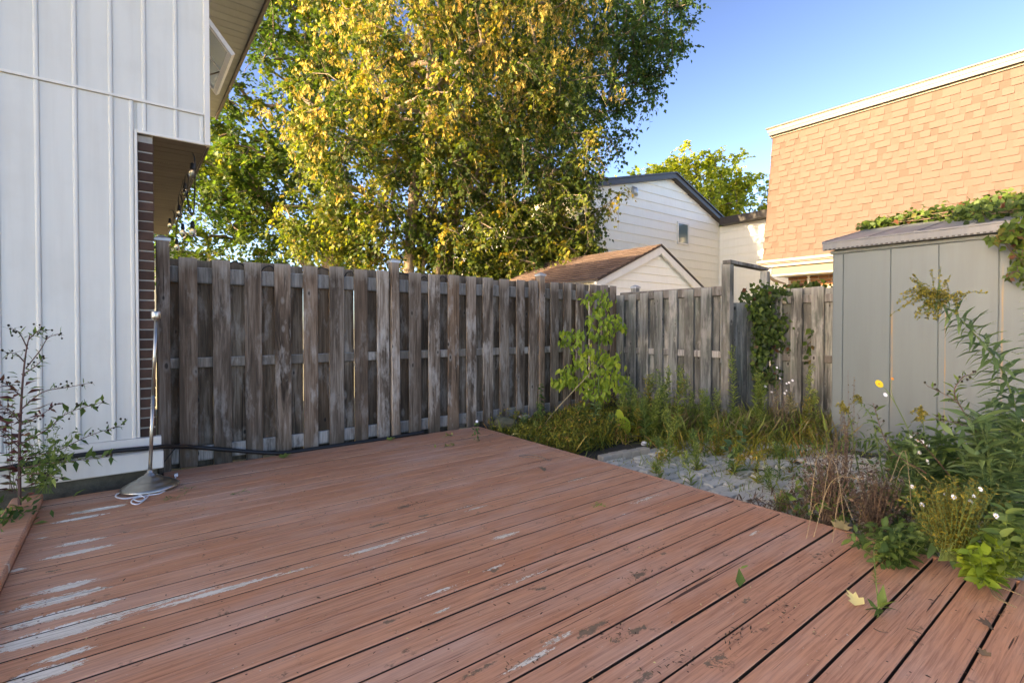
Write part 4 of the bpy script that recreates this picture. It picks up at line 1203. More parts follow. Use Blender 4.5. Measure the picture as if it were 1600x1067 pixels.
rl_.add(T_OVAL, P[::4] + d[::4] * .03, d[::4], rng.uniform(.06, .13, 30), rng.uniform(0, 1, 30), width=.6)
lv.add(T_OVAL, P[1::2] + d[1::2] * .03, d[1::2], rng.uniform(.05, .09, 60), rng.uniform(.2, 1, 60), width=.7)
st.obj('stem', M['red_stem'], t, bp); lv.obj('foliage', M['l_weed'], t, bp); rl_.obj('red_foliage', M['l_red'], t, bp); sd.obj('seed_head', M['dark_seed'], t, bp, stuff=True)
# low bright tuft at its foot
bp = Vector((-.56, 4.18, -.08))
t = plant('weed_tuft', 'low bright green tuft of leaves at the corner of the deck edge beam', 'weed', bp)
lv = Leaves(); n = 150
P = np.array(bp) + rng.normal(0, 1, (n, 3)) * np.array([.08, .12, .02]) + np.array([0, 0, .04]); d = rdir(n, .5)
P[:, 2] = np.abs(P[:, 2] - bp.z) + bp.z + rng.uniform(0, .14, n)
lv.add(T_OVAL, P, d, rng.uniform(.04, .085, n), rng.uniform(.1, 1, n), width=.8); lv.obj('foliage', M['l_weed'], t, bp)
st = MB()
for k in range(12): st.tube([bp + Vector((random.uniform(-.06, .06), random.uniform(-.1, .1), 0)), bp + Vector((random.uniform(-.08, .08), random.uniform(-.12, .12), .15))], .002, 4)
st.obj('stem', M['green_stem'], t, bp)

# -- sapling
bp = on_z(936, 668, GZ); D0 = 6.55; bp = at(936, 680, D0); bp.z = GZ
t = plant('box_elder_sapling', 'bright lime green sapling with drooping leaves in the fence corner', 'sapling', bp)
st = MB(); lv = Leaves()
mp_ = path([(938, 690), (936, 620), (935, 560), (936, 510), (936, 462)], D0)
st.tube(mp_, list(np.linspace(.013, .003, len(mp_))), 6)
CL = [(937, 460, 8), (920, 470, 8), (950, 474, 8), (937, 486, 9), (925, 500, 9), (950, 505, 10), (962, 500, 8), (968, 514, 8), (932, 520, 10), (945, 530, 10), (890, 522, 9), (880, 538, 9), (905, 528, 9), (915, 550, 12), (935, 556, 14), (952, 566, 12),
      (900, 570, 11), (888, 586, 11), (925, 578, 15), (945, 586, 15), (880, 602, 9), (908, 600, 13), (932, 604, 14), (958, 572, 9), (955, 602, 11), (920, 615, 10), (940, 620, 9), (975, 610, 7), (868, 598, 6), (965, 590, 8)]
for (x, y, k) in CL:
    c = Vector(at(x, y - 4, D0 + random.uniform(-.28, .28)))
    j = min(range(len(mp_)), key=lambda q: (Vector(mp_[q]) - c).length + (0 if mp_[q].z < c.z + .02 else .3))
    mid = (Vector(mp_[j]) + c) / 2 + Vector((0, 0, .04))
    st.tube(curve([mp_[j], mid, c], 4), .0022, 4)
    m = int(k * 3.0)
    P = np.array(c) + rng.normal(0, 1, (m, 3)) * np.array([.065, .065, .04]) * (k / 10)
    d = np.tile([0, 0, -.95], (m, 1)) + rng.normal(0, .42, (m, 3))
    lv.add(T_OVAL, P, d, rng.uniform(.055, .115, m), np.clip(rng.normal(.62 if y > 545 else .42, .2, m), 0, 1), up=(-.5, -.8, .4), roll=.35, width=.95)
st.obj('stem', M['green_stem'], t, bp); lv.obj('foliage', M['l_sap'], t, bp)
# leaning dead cane
bp = at(862, 660, 6.2)
t = plant('dead_cane', 'long bare dry cane leaning across the sapling', 'cane', bp)
m = MB(); pp = path([(835, 686), (865, 645), (895, 612), (925, 580)], 6.05, .1); m.tube(pp, list(np.linspace(.009, .006, len(pp))), 6); m.obj('stalk', M['dry'], t, bp)
m = MB()
for k in range(3): m.tube(path([(922, 583), (920 + 8 * k, 572), (912 + 16 * k, 560 + 3 * k)], 6.15), .003, 4)
m.obj('twig', M['dry'], t, bp)

def leafy(name, label, stempx, dep, nleaf, size, T, mat, smat, t0=.05, t1=1, width=1, up=.35, droop=0, r=.005, tint=(0, 1), ddep=0, cat='weed', group=None, tip=None, extra=None):
    bpx = at(*stempx[0], dep)
    b_ = Vector(bpx)
    t = plant(name, label, cat, b_, group)
    pp = path(stempx, dep, ddep)
    m = MB(); m.tube(pp, list(np.linspace(r, r * .3, len(pp))), 5)
    lv = Leaves()
    P, T_, s = along(pp, nleaf, t0, t1)
    d = side_dirs(T_, nleaf, up); d[:, 2] -= droop
    sz = rng.uniform(size[0], size[1], nleaf) * (1.05 - .55 * s)
    lv.add(T, P, d, sz, rng.uniform(tint[0], tint[1], nleaf), roll=.3, width=width)
    if tip: tip(t, m, lv, pp)
    m.obj('stem', smat, t, b_)
    lv.obj('foliage', mat, t, b_)
    return t
# broad leaved weeds near the corner
leafy('nettle_weed', 'dark broad leaved weed against the fence beside a pale dry stalk', [(843, 672), (842, 640), (845, 598)], 6.55, 34, (.08, .15), T_WIDE, M['l_weed'], M['green_stem'], .1, 1, .9, .1, .25, tint=(.0, .6))
leafy('mullein_weed', 'blue green rosette weed at the foot of the lime sapling', [(928, 690), (930, 660), (931, 630)], 5.75, 44, (.09, .19), T_OVAL, M['l_blue'], M['green_stem'], .15, 1, .75, .25, .1, tint=(.2, 1))
leafy('goldenrod_weed', 'leafy dark green weed in the weeds before the grey green fence', [(1003, 668), (1003, 640), (1004, 612)], 6.4, 36, (.07, .13), T_OVAL, M['l_blue'], M['green_stem'], .1, 1, .8, .2, .15, tint=(0, .7))
def big_leaf(name, label, px, dep, size, axis, mat, tint, cat='leaf', up=(-.6, -.8, .3), T=T_WIDE, width=1.0):
    p = at(*px, dep)
    lv = Leaves(); lv.add(T, [tuple(p)], [axis], size, tint, up=up, roll=.05, width=width)
    o = lv.obj(name, mat, None, tuple(p), stuff=False); tag(o, label, cat); return o
t = plant('dock_plant', 'single big yellow green leaf blade standing over the ground cover', 'weed', at(966, 690, 5.6))
for (px, ax, tn) in (((966, 640), (.15, -.1, -1), .95), ((975, 652), (.35, -.1, -1), .6)):
    lv = Leaves(); p = at(*px, 5.6); lv.add(T_BIG, [tuple(p)], [ax], .24, tn, up=(-.6, -.8, .2), roll=.05, width=.75); o = lv.obj('leaf', M['l_sap'], t, tuple(p), stuff=False)
m = MB(); m.tube(path([(972, 695), (968, 665), (966, 638)], 5.62), .004, 5); m.obj('stem', M['green_stem'], t, at(966, 690, 5.6))
# grey rag snagged on stalk, rock
rk = MB()
def rock(name, label, p, s, mat, cat='rock', seed=1, flat=.6):
    r = random.Random(seed); bm = bmesh.new(); bmesh.ops.create_icosphere(bm, subdivisions=2, radius=1)
    for v in bm.verts:
        k = 1 + .22 * math.sin(3.1 * v.co.x + seed) * math.cos(2.7 * v.co.y + seed * 2) + r.uniform(-.06, .06); v.co *= k
        v.co.x *= s[0]; v.co.y *= s[1]; v.co.z *= s[2]
    me = bpy.data.meshes.new(name); bm.to_mesh(me); bm.free()
    o = link(name, me, mat, None, p); tag(o, label, cat); return o
rock('rock', 'mossy grey rock at the corner of the deck under the fence', at(790, 660, 5.95), (.15, .12, .07), M['mossy'], seed=3)
rock('rock', 'pale flat stone beside the mossy rock by the fence foot', at(820, 651, 6.15), (.09, .06, .025), M['stone'], seed=5)
rock('rock', 'light stone lying outside the deck edge beam near the wall', Vector((-.70, 3.66, -.09)), (.07, .09, .07), M['mortar'], seed=8)
rock('stone_chip', 'small white stone chip at the end of the kerb', at(1008, 694, 5.5), (.045, .035, .03), M['petal_white'], 'stone', seed=9)

# tall thin weeds
def horseweed(label, stempx, dep, group='tall thin weeds along the back fence', n=120, size=(.07, .14), mat='l_horse'):
    def tip(t, m, lv, pp):
        P, T_, s = along(pp, 46, .68, 1)
        for p, q in zip(P, T_):
            d = Vector(unit(np.array(q) * .9 + rng.normal(0, .6, 3))) * random.uniform(.03, .07)
            m.tube([p, Vector(p) + d], .0009, 3, False)
            lv.add(T_NARROW, np.tile(np.array(p) + np.array(d), (3, 1)), rdir(3, .4), rng.uniform(.018, .034, 3), rng.uniform(.3, 1, 3), width=2.2)
    return leafy('horseweed', label, stempx, dep, n, size, T_NARROW, M[mat], M['green_stem'], .05, .97, 1.5, .7, .05, .005, tint=(.1, 1), group=group, tip=tip)
HW = [([(1040, 700), (1040, 640), (1045, 578)], 5.6, 'tallest feathery green weed in front of the kerb end'),
      ([(1048, 745), (1046, 700), (1043, 640)], 4.75, 'slender pale weed growing at the edge of the pavers nearest the kerb'),
      ([(1018, 700), (1020, 660), (1026, 622)], 5.5, 'short feathery weed just left of the tallest one'),
      ([(1148, 690), (1147, 620), (1143, 545)], 5.75, 'tall narrow weed directly before the tall gate post'),
      ([(1178, 688), (1182, 630), (1184, 585)], 5.6, 'bushy weed below the creeper on the gate'),
      ([(1190, 690), (1192, 640), (1190, 598)], 5.65, 'second bushy weed under the creeper, close to the aster'),
      ([(1012, 660), (1015, 620), (1020, 590)], 6.0, 'thin weed against the grey green fence near the leafy dark weed'),
      ([(1072, 690), (1078, 650), (1082, 615)], 5.8, 'thin weed against the middle of the grey green fence'),
      ([(1100, 690), (1104, 655), (1102, 618)], 5.75, 'browned thin weed before the last boards of the grey green fence'),
      ([(1258, 690), (1262, 640), (1268, 575)], 5.75, 'thin straggling weed before the panel next to the shed'),
      ([(1055, 720), (1050, 690), (1060, 655)], 5.1, 'fine leaning weed at the far end of the pavers'),
      ([(1092, 760), (1090, 730), (1088, 700)], 4.55, 'tiny upright weed in the paver joints nearest the deck'),
      ([(1000, 690), (995, 650), (990, 610)], 5.9, 'thin weed between the lime sapling and the kerb')]
for s_, d_, l_ in HW: horseweed(l_, s_, d_, n=150 if 'tall' in l_ or 'bushy' in l_ else 80)
for k in range(22):
    x = random.uniform(978, 1118); d_ = random.uniform(5.45, 6.1); y0 = random.uniform(678, 700); h_ = random.uniform(45, 105); ln_ = random.uniform(-10, 10)
    horseweed('feathery green weed in the thicket before the grey green fence', [(x, y0), (x + ln_ * .4, y0 - h_ * .5), (x + ln_, y0 - h_)], d_, group='thicket weeds before the grey green fence', n=90, mat=random.choice(['l_horse', 'l_weed', 'l_cover', 'l_horse']))
for k in range(7):
    x = random.uniform(1155, 1290); d_ = random.uniform(5.5, 6.0); y0 = random.uniform(680, 696); h_ = random.uniform(30, 80); ln_ = random.uniform(-14, 14)
    horseweed('straggly weed at the foot of the vine hung panel', [(x, y0), (x + ln_ * .4, y0 - h_ * .5), (x + ln_, y0 - h_)], d_, group='weeds at the foot of the vine hung panel', n=80, mat=random.choice(['l_horse', 'l_cover', 'l_dry']))
for k in range(9):
    x, y = random.uniform(800, 965), random.uniform(668, 696); p_ = on_z(x, y, GZ); h_ = random.uniform(22, 55)
    horseweed('short upright weed rising from the ground cover in the fence corner', [(x, y), (x + random.uniform(-4, 4), y - h_ * .5), (x + random.uniform(-8, 8), y - h_)], min(dep_of(p_), 6.2), group='upright weeds in the fence corner', n=40, size=(.05, .10), mat=random.choice(['l_horse', 'l_weed', 'l_blue']))
for k in range(14):
    x, y = random.uniform(1020, 1240), random.uniform(712, 775); p_ = on_z(x, y, GZ); h_ = random.uniform(25, 60)
    horseweed('spindly weed standing in the joints of the pavers', [(x, y), (x + random.uniform(-5, 5), y - h_ * .5), (x + random.uniform(-10, 10), y - h_)], dep_of(p_), group='spindly weeds in the paver joints', n=40, size=(.05, .10), mat=random.choice(['l_horse', 'l_weed', 'l_cover']))
# aster with small white flowers
def flower(parent, p, r, mat, cmat, n=9, face=(-.5, -.75, .5)):
    lv = Leaves(); fz = Vector(face).normalized(); x = fz.orthogonal().normalized(); y = fz.cross(x)
    d = np.array([tuple(x * math.cos(6.283 * k / n) + y * math.sin(6.283 * k / n) + fz * .15) for k in range(n)])
    lv.add(T_PETAL, np.tile(np.array(p), (n, 1)), d, r, .5, up=tuple(fz), roll=.02, width=1.6)
    o = lv.obj('flower', mat, parent, tuple(p), stuff=False)
    if cmat:
        m = MB(); m.lathe([(r * .28, -r * .1), (r * .25, r * .12), (r * .1, r * .2)], p, 7); m.obj('flower_centre', cmat, o, p)
    return o
def bush(name, label, cx, cy, dep, rx, ry, n_st, leafn, size, T, mat, smat, base_y, fl=0, fmat=None, cat='plant', tint=(0, 1), stem_r=.0022, width=1.0, seeds=0, fr=.014, lean=0, up=.5):
    b_ = at(cx, base_y, dep)
    t = plant(name, label, cat, b_)
    m = MB(); lv = Leaves(); tips = []
    for k in range(n_st):
        a = random.uniform(-1, 1); e = random.uniform(.35, 1)
        tx, ty = cx + lean + rx * a * e, cy - ry * math.sqrt(max(0, 1 - a * a)) * e
        dd = random.uniform(-1, 1) * rx / FPX * dep * .8
        mid = ((cx + tx) / 2 + random.uniform(-6, 6), (base_y + ty) / 2 + random.uniform(-5, 5))
        pp = curve([at(cx + random.uniform(-.25, .25) * rx, base_y, dep + dd * .3), at(*mid, dep + dd * .7), at(tx, ty, dep + dd)], 4)
        m.tube(pp, list(np.linspace(stem_r, stem_r * .4, len(pp))), 4, False)
        P, T_, s = along(pp, leafn, .2, 1)
        d = side_dirs(T_, leafn, up)
        lv.add(T, P, d, rng.uniform(size[0], size[1], leafn), np.clip(rng.uniform(tint[0], tint[1], leafn), 0, 1), roll=.4, width=width)
        tips.append(pp[-1])
    m.obj('stem', smat, t, b_)
    lv.obj('foliage', mat, t, b_)
    for p in random.sample(tips, min(fl, len(tips))): flower(t, p, random.uniform(fr * .8, fr * 1.2), fmat, M['petal_yellow'])
    if seeds:
        s2 = MB()
        for p in tips:
            for q in range(seeds):
                c = Vector(p) + Vector(rdir(1)[0]) * .02; s2.lathe([(.001, -.004), (.004, 0), (.001, .005)], c, 5)
        s2.obj('seed_head', M['dark_seed'], t, b_, stuff=True)
    return t
bush('red_leaved_weed', 'bushy undergrowth of small green and wine red leaves round the foot of the leggy weed', 62, 735, 3.25, 86, 86, 30, 13, (.02, .055), T_OVAL, M['l_weed'], M['green_stem'], 772, 0, None, 'weed', tint=(.3, 1), seeds=1)
bush('red_leaved_weed', 'cluster of wine red leaves against the white wall beside the leggy weed', 20, 700, 3.22, 40, 80, 6, 10, (.04, .085), T_OVAL, M['l_red'], M['red_stem'], 772, 0, None, 'weed', width=.75)
bush('aster_plant', 'wispy grey aster with tiny white flowers before the creeper', 1218, 622, 5.6, 26, 52, 26, 16, (.02, .045), T_NARROW, M['l_dry'], M['brown_dry'], 690, 9, M['petal_white'], 'aster', fr=.013)

# creeper on gate and panel
def vine(name, label, spots, size, mat, base, cat='creeper', T=T_WIDE, tint=(.45, .25), axis_down=.8, facing=(-.7, -.6, .3), stems=None, group=None):
    t = plant(name, label, cat, base, group)
    lv = Leaves(); m = MB()
    for (c, rad, n) in spots:
        c = np.array(c); P = c + rng.normal(0, .5, (n, 3)) * np.array(rad)
        d = np.tile([0, 0, -axis_down], (n, 1)) + rng.normal(0, .55, (n, 3))
        lv.add(T, P, d, rng.uniform(size[0], size[1], n), np.clip(rng.normal(tint[0], tint[1], n), 0, 1), up=facing, roll=.45)
    pts = [s[0] for s in spots]
    for a, b_ in zip(pts[:-1], pts[1:]):
        if (Vector(a) - Vector(b_)).length < 1.2: m.tube(curve([a, (Vector(a) + Vector(b_)) / 2 + Vector(rdir(1)[0]) * .04, b_], 4), .004, 4)
    m.obj('stem', M['brown_dry'], t, base); lv.obj('foliage', mat, t, base)
    return t
sp = []
for (x, y, rx, ry, n) in [(1200, 455, 30, 14, 90), (1180, 480, 16, 16, 80), (1195, 490, 24, 26, 160), (1185, 520, 20, 24, 130), (1205, 520, 20, 24, 110), (1190, 550, 16, 20, 100), (1220, 535, 12, 12, 40), (1180, 570, 10, 18, 60), (1200, 585, 12, 16, 60), (1186, 605, 9, 14, 40),
                          (1225, 455, 18, 8, 45), (1245, 447, 16, 6, 40), (1270, 445, 14, 6, 30), (1290, 450, 8, 10, 24), (1215, 500, 14, 10, 40), (1172, 500, 8, 20, 30), (1240, 470, 10, 8, 16), (1165, 462, 10, 8, 22), (1230, 515, 8, 6, 14)]:
    sp.append((at(x, y, 6.42 + random.uniform(-.08, .08)), (rx / 785 * 7.6, .12, ry / 785 * 7.0), int(n * 1.6)))
vine('creeper_vine', 'dense green creeper climbing over the gate and its post', sp, (.045, .085), M['l_vine'], at(1190, 660, 6.42))
sp = []
for (x, y, n) in [(1268, 512, 14), (1276, 528, 16), (1262, 545, 8), (1270, 560, 18), (1280, 570, 10), (1295, 585, 16), (1297, 610, 18), (1290, 640, 14), (1296, 665, 18), (1284, 590, 6)]:
    sp.append((at(x, y, 6.2), (.07, .07, .10), n))
vine('creeper_vine', 'loose creeper strand trailing down beside the shed corner', sp, (.06, .11), M['l_vine'], at(1290, 690, 6.2), tint=(.6, .2))
# creeper on the shed roof, spilling over the near corner of the fascia
sp = []
def rz(x): return 2.10 + (x - (XS - .09)) * .228 if x < 7.4 else 2.41
for k in range(95):
    yv = random.uniform(.05, 2.3); f = (2.3 - yv) / 2.25
    lo = 7.35 - 1.5 * max(0, min(1, (f - .28) / .30)) ** 1.0
    x = random.uniform(max(lo, XS - .05), 7.55)
    h = .02 + .10 * f * (.3 + .7 * (x - 6) / 1.5)
    sp.append(((x, yv, rz(x) + h), (.16, .13, .05 + .07 * f), int(30 + 26 * f)))
for k in range(16):
    yv = 2.25 - k * .13
    sp.append(((7.45, yv, 2.44 + .006 * k), (.12, .10, .05 + .006 * k), 34))
vine('ivy_vine', 'thick green creeper lying over the shed roof', sp, (.05, .09), M['l_vine'], (7.2, 1, 2.3), T=T_WIDE, tint=(.55, .22), axis_down=.35, facing=(-.5, -.3, .8))
sp = []
for (x, y, rx, ry, n) in [(1585, 352, 24, 12, 90), (1575, 368, 22, 8, 60), (1598, 375, 16, 16, 70), (1600, 400, 12, 14, 50), (1560, 372, 12, 5, 24), (1612, 430, 14, 16, 50), (1620, 350, 20, 20, 90)]:
    sp.append((at(x, y, 4.22), (rx / 785 * 4.2, .10, ry / 785 * 4.2), n))
for (x, y, n) in [(1596, 408, 6), (1588, 418, 7), (1580, 426, 9), (1572, 434, 6)]: sp.append((at(x, y, 4.2), (.03, .03, .02), n))
vine('ivy_vine', 'bright creeper spilling over the near end of the shed fascia', sp, (.04, .08), M['l_vine'], at(1600, 380, 4.22), tint=(.75, .15), axis_down=.6)

# goldenrods
def goldenrod(label, stempx, dep, plume=26, ddep=0.0, nleaf=80, size=(.10, .17), mat='l_blue', pm='l_gold', pl=(.10, .10), tone=.5):
    def tip(t, m, lv, pp):
        if not plume: return
        g = Leaves()
        end = Vector(pp[-1]); dirn = (Vector(pp[-1]) - Vector(pp[-4])).normalized()
        for k in range(plume):
            f = random.uniform(0, 1)
            st_ = end - dirn * pl[0] * f * 1.3
            d = (Vector(rdir(1, .15)[0]) + dirn * .9).normalized() * pl[1] * random.uniform(.6, 1.3)
            c = curve([st_, st_ + d * .6 + Vector((0, 0, .012)), st_ + d - Vector((0, 0, .015))], 4)
            m.tube(c, .0011, 3, False)
            P, T_, s = along(c, 26, .2, 1)
            g.add(T_OVAL, P, unit(rng.normal(0, .7, (26, 3)) + np.array([0, 0, .35])), rng.uniform(.009, .019, 26), np.clip(rng.normal(tone, .25, 26), 0, 1), width=1.3)
        g.obj('flower_plume', M[pm], t, Vector(pp[0]))
    return leafy('goldenrod', label, stempx, dep, nleaf, size, T_NARROW, M[mat], M['green_stem'], .1, .97, 1.15, .25, .15, .0055, tint=(.0, .8), ddep=ddep, cat='goldenrod', group='goldenrods by the shed', tip=tip)
goldenrod('tall arching goldenrod with a drooping olive plume across the shed wall', [(1612, 700), (1590, 640), (1565, 575), (1530, 530), (1490, 488), (1466, 470), (1445, 468)], 2.75, 60, -.1, 170, (.12, .21), pl=(.15, .15))
goldenrod('goldenrod with a small pale plume low before the shed wall', [(1450, 760), (1447, 710), (1445, 670), (1440, 645)], 3.3, 16, 0, 40, (.06, .10), pl=(.06, .07), tone=.75)
goldenrod('goldenrod leaning away from the dead brush towards the pavers', [(1400, 740), (1375, 690), (1330, 690), (1260, 700), (1195, 712)], 3.75, 22, .55, 110, (.09, .15), pl=(.16, .07), mat='l_weed', tone=.6)
goldenrod('leafy goldenrod without plume left of the yellow flower', [(1385, 760), (1372, 690), (1362, 650), (1340, 625)], 3.6, 8, 0, 70, (.06, .11), pl=(.05, .05))
goldenrod('goldenrod at the picture edge with long dark leaves below the arching one', [(1625, 760), (1600, 690), (1570, 650), (1545, 640)], 2.7, 0, 0, 60, (.10, .17))
goldenrod('dark stemmed goldenrod hanging in from the far right edge', [(1640, 700), (1618, 600), (1606, 520), (1600, 440)], 2.8, 0, 0, 60, (.06, .10))
goldenrod('olive flowering goldenrod beside the shed corner', [(1345, 740), (1335, 690), (1330, 655), (1318, 635)], 3.9, 14, 0, 50, (.05, .10), pl=(.06, .06), tone=.6, mat='l_weed')
# yellow hawkweed
bp = at(1440, 740, 3.0); t = plant('hawkweed', 'single bright yellow flower on a thin leaning stem before the shed', 'flower', bp)
m = MB(); pp = path([(1440, 740), (1428, 690), (1408, 645), (1388, 612), (1374, 600)], 3.0); m.tube(pp, list(np.linspace(.004, .0018, len(pp))), 5)
pq = path([(1400, 630), (1392, 605), (1395, 592)], 3.0); m.tube(pq, .0016, 4); m.obj('stem', M['green_stem'], t, bp)
flower(t, pp[-1], .026, M['petal_yellow'], M['petal_orange'], 12)
flower(t, pq[-1], .010, M['petal_orange'], None, 7)
flower(t, at(1384, 617, 3.0), .014, M['petal_white'], None, 10)
lv = Leaves(); P, T_, s = along(pp, 16, .02, .5); lv.add(T_OVAL, P, side_dirs(T_, 16, .3), rng.uniform(.04, .09, 16), rng.random(16), width=.7); lv.obj('foliage', M['l_weed'], t, bp)
# seed-headed stems before the shed
bp = at(1560, 770, 2.8); t = plant('beggarticks_plant', 'green beggarticks stems with black seed heads before the shed wall', 'weed', bp)
m = MB(); lv = Leaves(); sd = MB()
for b_ in ([(1560, 770), (1535, 690), (1505, 640), (1488, 622), (1450, 603)], [(1505, 640), (1492, 612), (1505, 590), (1518, 585)], [(1525, 670), (1490, 660), (1462, 655)], [(1450, 740), (1392, 700), (1365, 630)], [(1500, 760), (1450, 700), (1428, 680)]):
    pp = path(b_, 2.8); m.tube(pp, list(np.linspace(.0035, .0013, len(pp))), 5)
    P, T_, s = along(pp, 24, .1, .95); lv.add(T_OVAL, P, side_dirs(T_, 24, .6), rng.uniform(.03, .075, 24), rng.uniform(0, .9, 24), width=.65)
    for k in range(6):
        q = Vector(pp[-1 - k]) + Vector(rdir(1, .4)[0]) * .025; m.tube([pp[-1 - k], q], .0009, 3); seed_head(q, .0055)
m.obj('stem', M['red_stem'], t, bp); lv.obj('foliage', M['l_weed'], t, bp); sd.obj('seed_head', M['dark_seed'], t, bp, stuff=True)
# dead brush
bush('dead_brush', 'tangled brown dead brush at the deck edge beside the pavers', 1300, 762, 3.15, 66, 90, 110, 14, (.012, .03), T_OVAL, M['l_brown'], M['brown_dry'], 822, 0, cat='dead plant', seeds=1, stem_r=.0025)
bush('dead_brush', 'low dark brown withered brush left of the white flowers', 1370, 790, 2.85, 60, 70, 80, 16, (.012, .035), T_OVAL, M['l_brown'], M['brown_dry'], 850, 0, cat='dead plant', stem_r=.0022, tint=(0, .7))
bush('dead_brush', 'upright reddish dry stalks against the shed corner', 1325, 700, 3.9, 20, 130, 16, 14, (.01, .025), T_OVAL, M['l_brown'], M['brown_dry'], 760, 0, cat='dead plant', stem_r=.002, up=.8)
bush('goldenrod_bush', 'fading olive yellow goldenrod bush dotted with white flowers', 1495, 808, 2.36, 100, 66, 150, 32, (.010, .026), T_OVAL, M['l_gold'], M['green_stem'], 878, 7, M['petal_white'], 'bush', fr=.012)
bush('phlox_plant', 'green plant with a cluster of pinkish white flowers at its top', 1440, 745, 2.95, 36, 80, 30, 18, (.05, .09), T_OVAL, M['l_blue'], M['green_stem'], 830, 14, M['petal_white'], 'plant', fr=.012, width=.7)
bush('leafy_weed', 'dense blue green weeds with long leaves under the arching goldenrod', 1560, 720, 2.7, 78, 95, 46, 24, (.07, .14), T_NARROW, M['l_blue'], M['green_stem'], 850, 3, M['petal_white'], 'weed', width=1.7, fr=.012, tint=(.1, 1))
bush('leafy_weed', 'mid green leafy weeds hugging the deck edge below the dead brush', 1405, 856, 2.5, 86, 44, 46, 12, (.025, .065), T_LEAF, M['l_weed'], M['green_stem'], 892, 0, None, 'weed', tint=(.0, .8))
bush('leafy_weed', 'bright green leafy weeds at the far right corner of the deck', 1585, 852, 2.15, 74, 56, 46, 13, (.03, .07), T_LEAF, M['l_weed'], M['green_stem'], 905, 1, M['petal_white'], 'weed', tint=(.3, 1), fr=.012)
bush('leafy_weed', 'leafy weeds filling the gap between the olive bush and the shed', 1480, 740, 3.3, 90, 70, 60, 20, (.05, .11), T_LEAF, M['l_weed'], M['green_stem'], 820, 0, None, 'weed', width=.5, tint=(.0, .7))
bush('leafy_weed', 'yellow leafed creeper patch at the deck edge by the last board', 1545, 890, 2.15, 45, 50, 22, 10, (.04, .07), T_LEAF, M['l_sap'], M['green_stem'], 918, 0, None, 'weed', tint=(.0, .6))
bush('leafy_weed', 'small light green sprigs at the deck edge beside the dead brush', 1225, 790, 3.45, 18, 28, 14, 18, (.03, .06), T_NARROW, M['l_horse'], M['green_stem'], 815, 0, None, 'weed', width=1.4)
bush('leafy_weed', 'dark leaved sprigs rising from the paver joints in the middle', 1150, 720, 4.4, 26, 60, 9, 8, (.05, .09), T_WIDE, M['l_blue'], M['green_stem'], 785, 0, None, 'weed', tint=(0, .8))
bush('leafy_weed', 'yellowing weed sprig among the pavers behind the tiny upright weed', 1065, 712, 4.9, 12, 24, 7, 10, (.04, .08), T_WIDE, M['l_gold'], M['green_stem'], 758, 0, None, 'weed', tint=(.5, 1))
sg_ = thing('dry_grass', 'long bleached grass stalks bent through the brush at the deck edge', 'grass', at(1340, 800, 2.9))
for k in range(16):
    x0_, y0_ = random.uniform(1250, 1500), random.uniform(800, 850); dx_ = random.uniform(-70, 90); hh = random.uniform(50, 130); d0_ = random.uniform(2.5, 3.1)
    m = MB(); m.tube(curve([at(x0_, y0_, d0_), at(x0_ + dx_ * .35, y0_ - hh * .8, d0_), at(x0_ + dx_, y0_ - hh * random.uniform(.3, .9), d0_ - .1)], 6), .0016, 3)
    m.obj('stalk', M['dry'], sg_, at(1340, 800, 2.9))
# drooping dock leaves over the deck edge
t = plant('dock_plant', 'two long blue green leaves drooping onto the deck edge', 'weed', at(1490, 870, 2.42))
for k, (pxs, wd) in enumerate((([(1480, 845), (1468, 850), (1455, 875)], .055), ([(1480, 845), (1490, 862), (1495, 892)], .050), ([(1475, 842), (1492, 838), (1505, 862)], .03))):
    pp = path(pxs, 2.42, -.08); vs = []; fs = []
    n = len(pp)
    for i, p in enumerate(pp):
        f = i / (n - 1); w = wd * (math.sin(math.pi * min(1, .12 + .83 * f)) ** .7)
        sx = Vector((CS, -SN, 0))
        vs += [p - sx * w * .5 + Vector((0, 0, .006)), p, p + sx * w * .5 + Vector((0, 0, .006))]
    for i in range(n - 1):
        for j in range(2): fs.append((i * 3 + j, i * 3 + j + 1, i * 3 + j + 4, i * 3 + j + 3))
    me = mesh('leaf', [v - at(1490, 870, 2.42) for v in vs], fs, True)
    a_ = me.attributes.new('tint', 'FLOAT', 'POINT'); a_.data.foreach_set('value', [.25 + .25 * k] * len(me.vertices))
    link('leaf', me, M['l_blue'], t, at(1490, 870, 2.42))

# ---- uncountable ground cover
def inside(p, poly):
    c = False; n = len(poly)
    for i in range(n):
        (x1, y1), (x2, y2) = poly[i], poly[(i + 1) % n]
        if (y1 > p[1]) != (y2 > p[1]) and p[0] < (x2 - x1) * (p[1] - y1) / (y2 - y1) + x1: c = not c
    return c
def cover(name, poly, n, T, size, mat, h=(0, .08), axis_z=.6, tint=(.5, .25), width=1.0, label=None, dens=None):
    xs = [p[0] for p in poly]; ys = [p[1] for p in poly]
    P = []
    while len(P) < n:
        x, y = random.uniform(min(xs), max(xs)), random.uniform(min(ys), max(ys))
        if inside((x, y), poly): P.append((x, y))
    P = np.array(P)
    patch = np.sin(P[:, 0] * 5.3 + 1.7 * np.sin(P[:, 1] * 3.1)) * np.cos(P[:, 1] * 6.1 + P[:, 0] * 2)
    keep = rng.random(len(P)) < (.62 + .38 * patch)
    P = P[keep]; patch = patch[keep]; m = len(P)
    Z = GZ + rng.uniform(h[0], h[1], m) * (1 + .5 * patch)
    lv = Leaves(); lv.add(T, np.column_stack([P, Z]), rdir(m, axis_z), rng.uniform(size[0], size[1], m), np.clip(rng.normal(tint[0], tint[1], m) + .15 * patch, 0, 1), roll=.5, width=width)
    return lv.obj(name, M[mat], None, (0, 0, 0))
